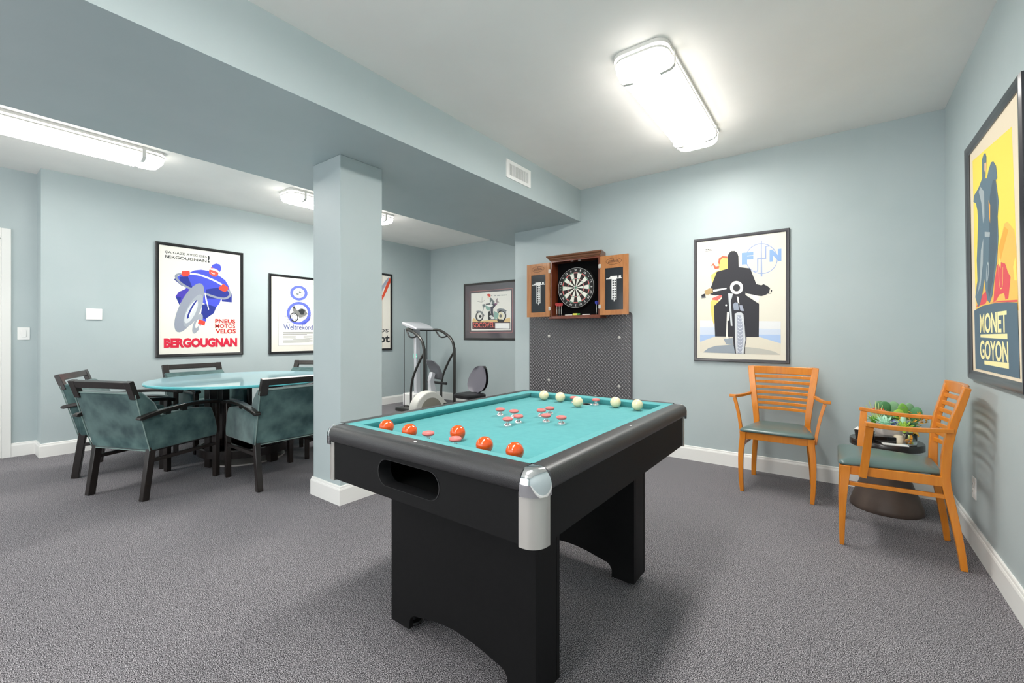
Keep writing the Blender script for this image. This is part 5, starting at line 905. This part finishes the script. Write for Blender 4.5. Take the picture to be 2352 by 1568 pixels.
MB().bar([(-.15, -.12, 1.335), (-.15, .12, 1.335)], (.1, .04), side=(1, 0, 0)).build('console_light', mat('green_tint', (180, 200, 80), .4), con)
for s in (-1, 1):
    y = s*.32
    P = smoothp([(-.16, s*.05, 1.29), (-.05, y*.8, 1.285), (.06, y, 1.28), (.22, y, 1.22), (.36, y, 1.12), (.41, y, 1.0), (.42, y, .9), (.42, y, .04)], 5)
    hr = MB().tube(P, .022).build('handrail', tubek, t)
    MB().tube(smoothp([(.415, y, .93), (.30, y, .78), (.17, y, .56), (.12, y, .35), (.12, y, .04)], 5), .018).build('brace', tubek, hr)
    MB().tube(smoothp([(.0, y*.95, 1.275), (.09, y*1.0, 1.17), (.22, y*1.0, 1.17), (.24, y, 1.21)], 4), .012).build('grip', dark_pl, hr)
    MB().tube([(-.14, s*.24, 1.29), (-.14, s*.24, .05)], .006, n=6).build('pull_cord', dark_pl, t)
MB().box(-.28, -.02, -.16, .14, .055, .26).build('motor_cover', white_pl, t, bevel=.02)

# ---------------------------------------------------------------- recumbent exercise bike
BX, BY = -4.13, 3.82
bk = thing('exercise_bike', 'white and grey recumbent exercise bike with grey bucket seat back in front of gym corner', 'exercise bike', (BX, BY, 0), math.radians(174))
# local y forward (towards the flywheel end)
sideprof = smoothp([(-.34, .06, 0), (-.33, .20, 0), (-.20, .32, 0), (-.06, .455, 0), (.05, .49, 0), (.17, .46, 0), (.27, .36, 0), (.30, .22, 0), (.28, .09, 0), (.22, .04, 0), (-.2, .04, 0)], 3)
shell = MB().prism([(p[0], p[1]) for p in sideprof], -.075, .075).build('flywheel_housing', mat('bike_white', (214, 214, 208), .35), bk, bevel=.02, seg=3)
for s in (-1, 1):
    o = MB().lathe([(.001, .012), (.13, .012), (.16, .004), (.165, -.004), (.001, -.004)], 40).build('side_disc', mat('bike_taupe', (134, 130, 120), .4), shell, loc=(s*.076, .05, .25)); o.rotation_euler = (0, s*PI/2, 0)
MB().bar([(0, -.02, .46), (0, .01, .62), (0, -.02, .72)], [(.07, .09), (.05, .07), (.06, .06)]).build('console_stem', silver, bk, bevel=.01)
o = MB().loft([[(x*w_, y0, z0) for x in (-1, 1)]+[(x*w_*.9, y0+.045, z0+.02) for x in (1, -1)] for w_, y0, z0 in ((.07, -.12, .62), (.11, -.10, .70), (.115, -.05, .80), (.08, 0, .865))]).build('console', grey_pl, bk, bevel=.015, seg=3)
MB().tube([(-.19, -.09, .585), (.19, -.09, .585)], .017).build('handlebar', dark_pl, bk)
for s in (-1, 1):
    cr = MB().bar([(s*.09, 0, .25), (s*.10, s*.10-.06, .25-s*.06)], (.016, .03), side=(1, 0, 0)).build('crank', satin, bk)
    MB().box(s*.15-.045, s*.15+.045, s*.10-.11, s*.10-.01, .24-s*.06, .27-s*.06).build('pedal', dark_pl, cr, bevel=.006)
MB().bar([(0, -.28, .10), (0, -.95, .17)], (.09, .06)).build('main_rail', silver, bk, bevel=.01)
for y in (.2, -.92): MB().tube([(-.24, y, .03), (.24, y, .03)], .028).build('floor_bar', dark_pl, bk)
MB().bar([(0, -.62, .14), (0, -.70, .33)], (.08, .08)).build('seat_post', silver, bk)
secs = [[(x, y-.66, z) for x, y in rrect(-.19+i, .19-i, -.16+i, .17-i, .07)] for i, z in ((.01, .33), (0, .345), (0, .375), (.02, .39), (.06, .388))]
MB().loft(secs).build('seat_cushion', dark_pl, bk, smooth=50)
def backrest(scale, th, off):
    secs = []
    for u in range(11):
        q = u/10; z = .395+.36*q; w_ = .25*scale*(math.sin(PI*(.18+.74*(1-q)))**.6)*(1-.48*q); y = -.80-.10*q+off
        if u in (0, 10): w_ *= .62
        secs.append([(w_*math.cos(a), y+(th*math.sin(a))+.05*abs(math.cos(a))**3*scale, z) for a in [2*PI*j/16 for j in range(16)]])
    return MB().loft(secs)
sh = backrest(1.08, .022, -.02).build('seat_back_shell', dark_pl, bk, smooth=60)
backrest(.97, .02, .01).build('back_cushion', mat('bike_grey', (104, 102, 112), .5), sh, smooth=60)
MB().bar([(0, -.79, .20), (0, -.83, .50)], (.07, .03)).build('back_support', silver, bk)
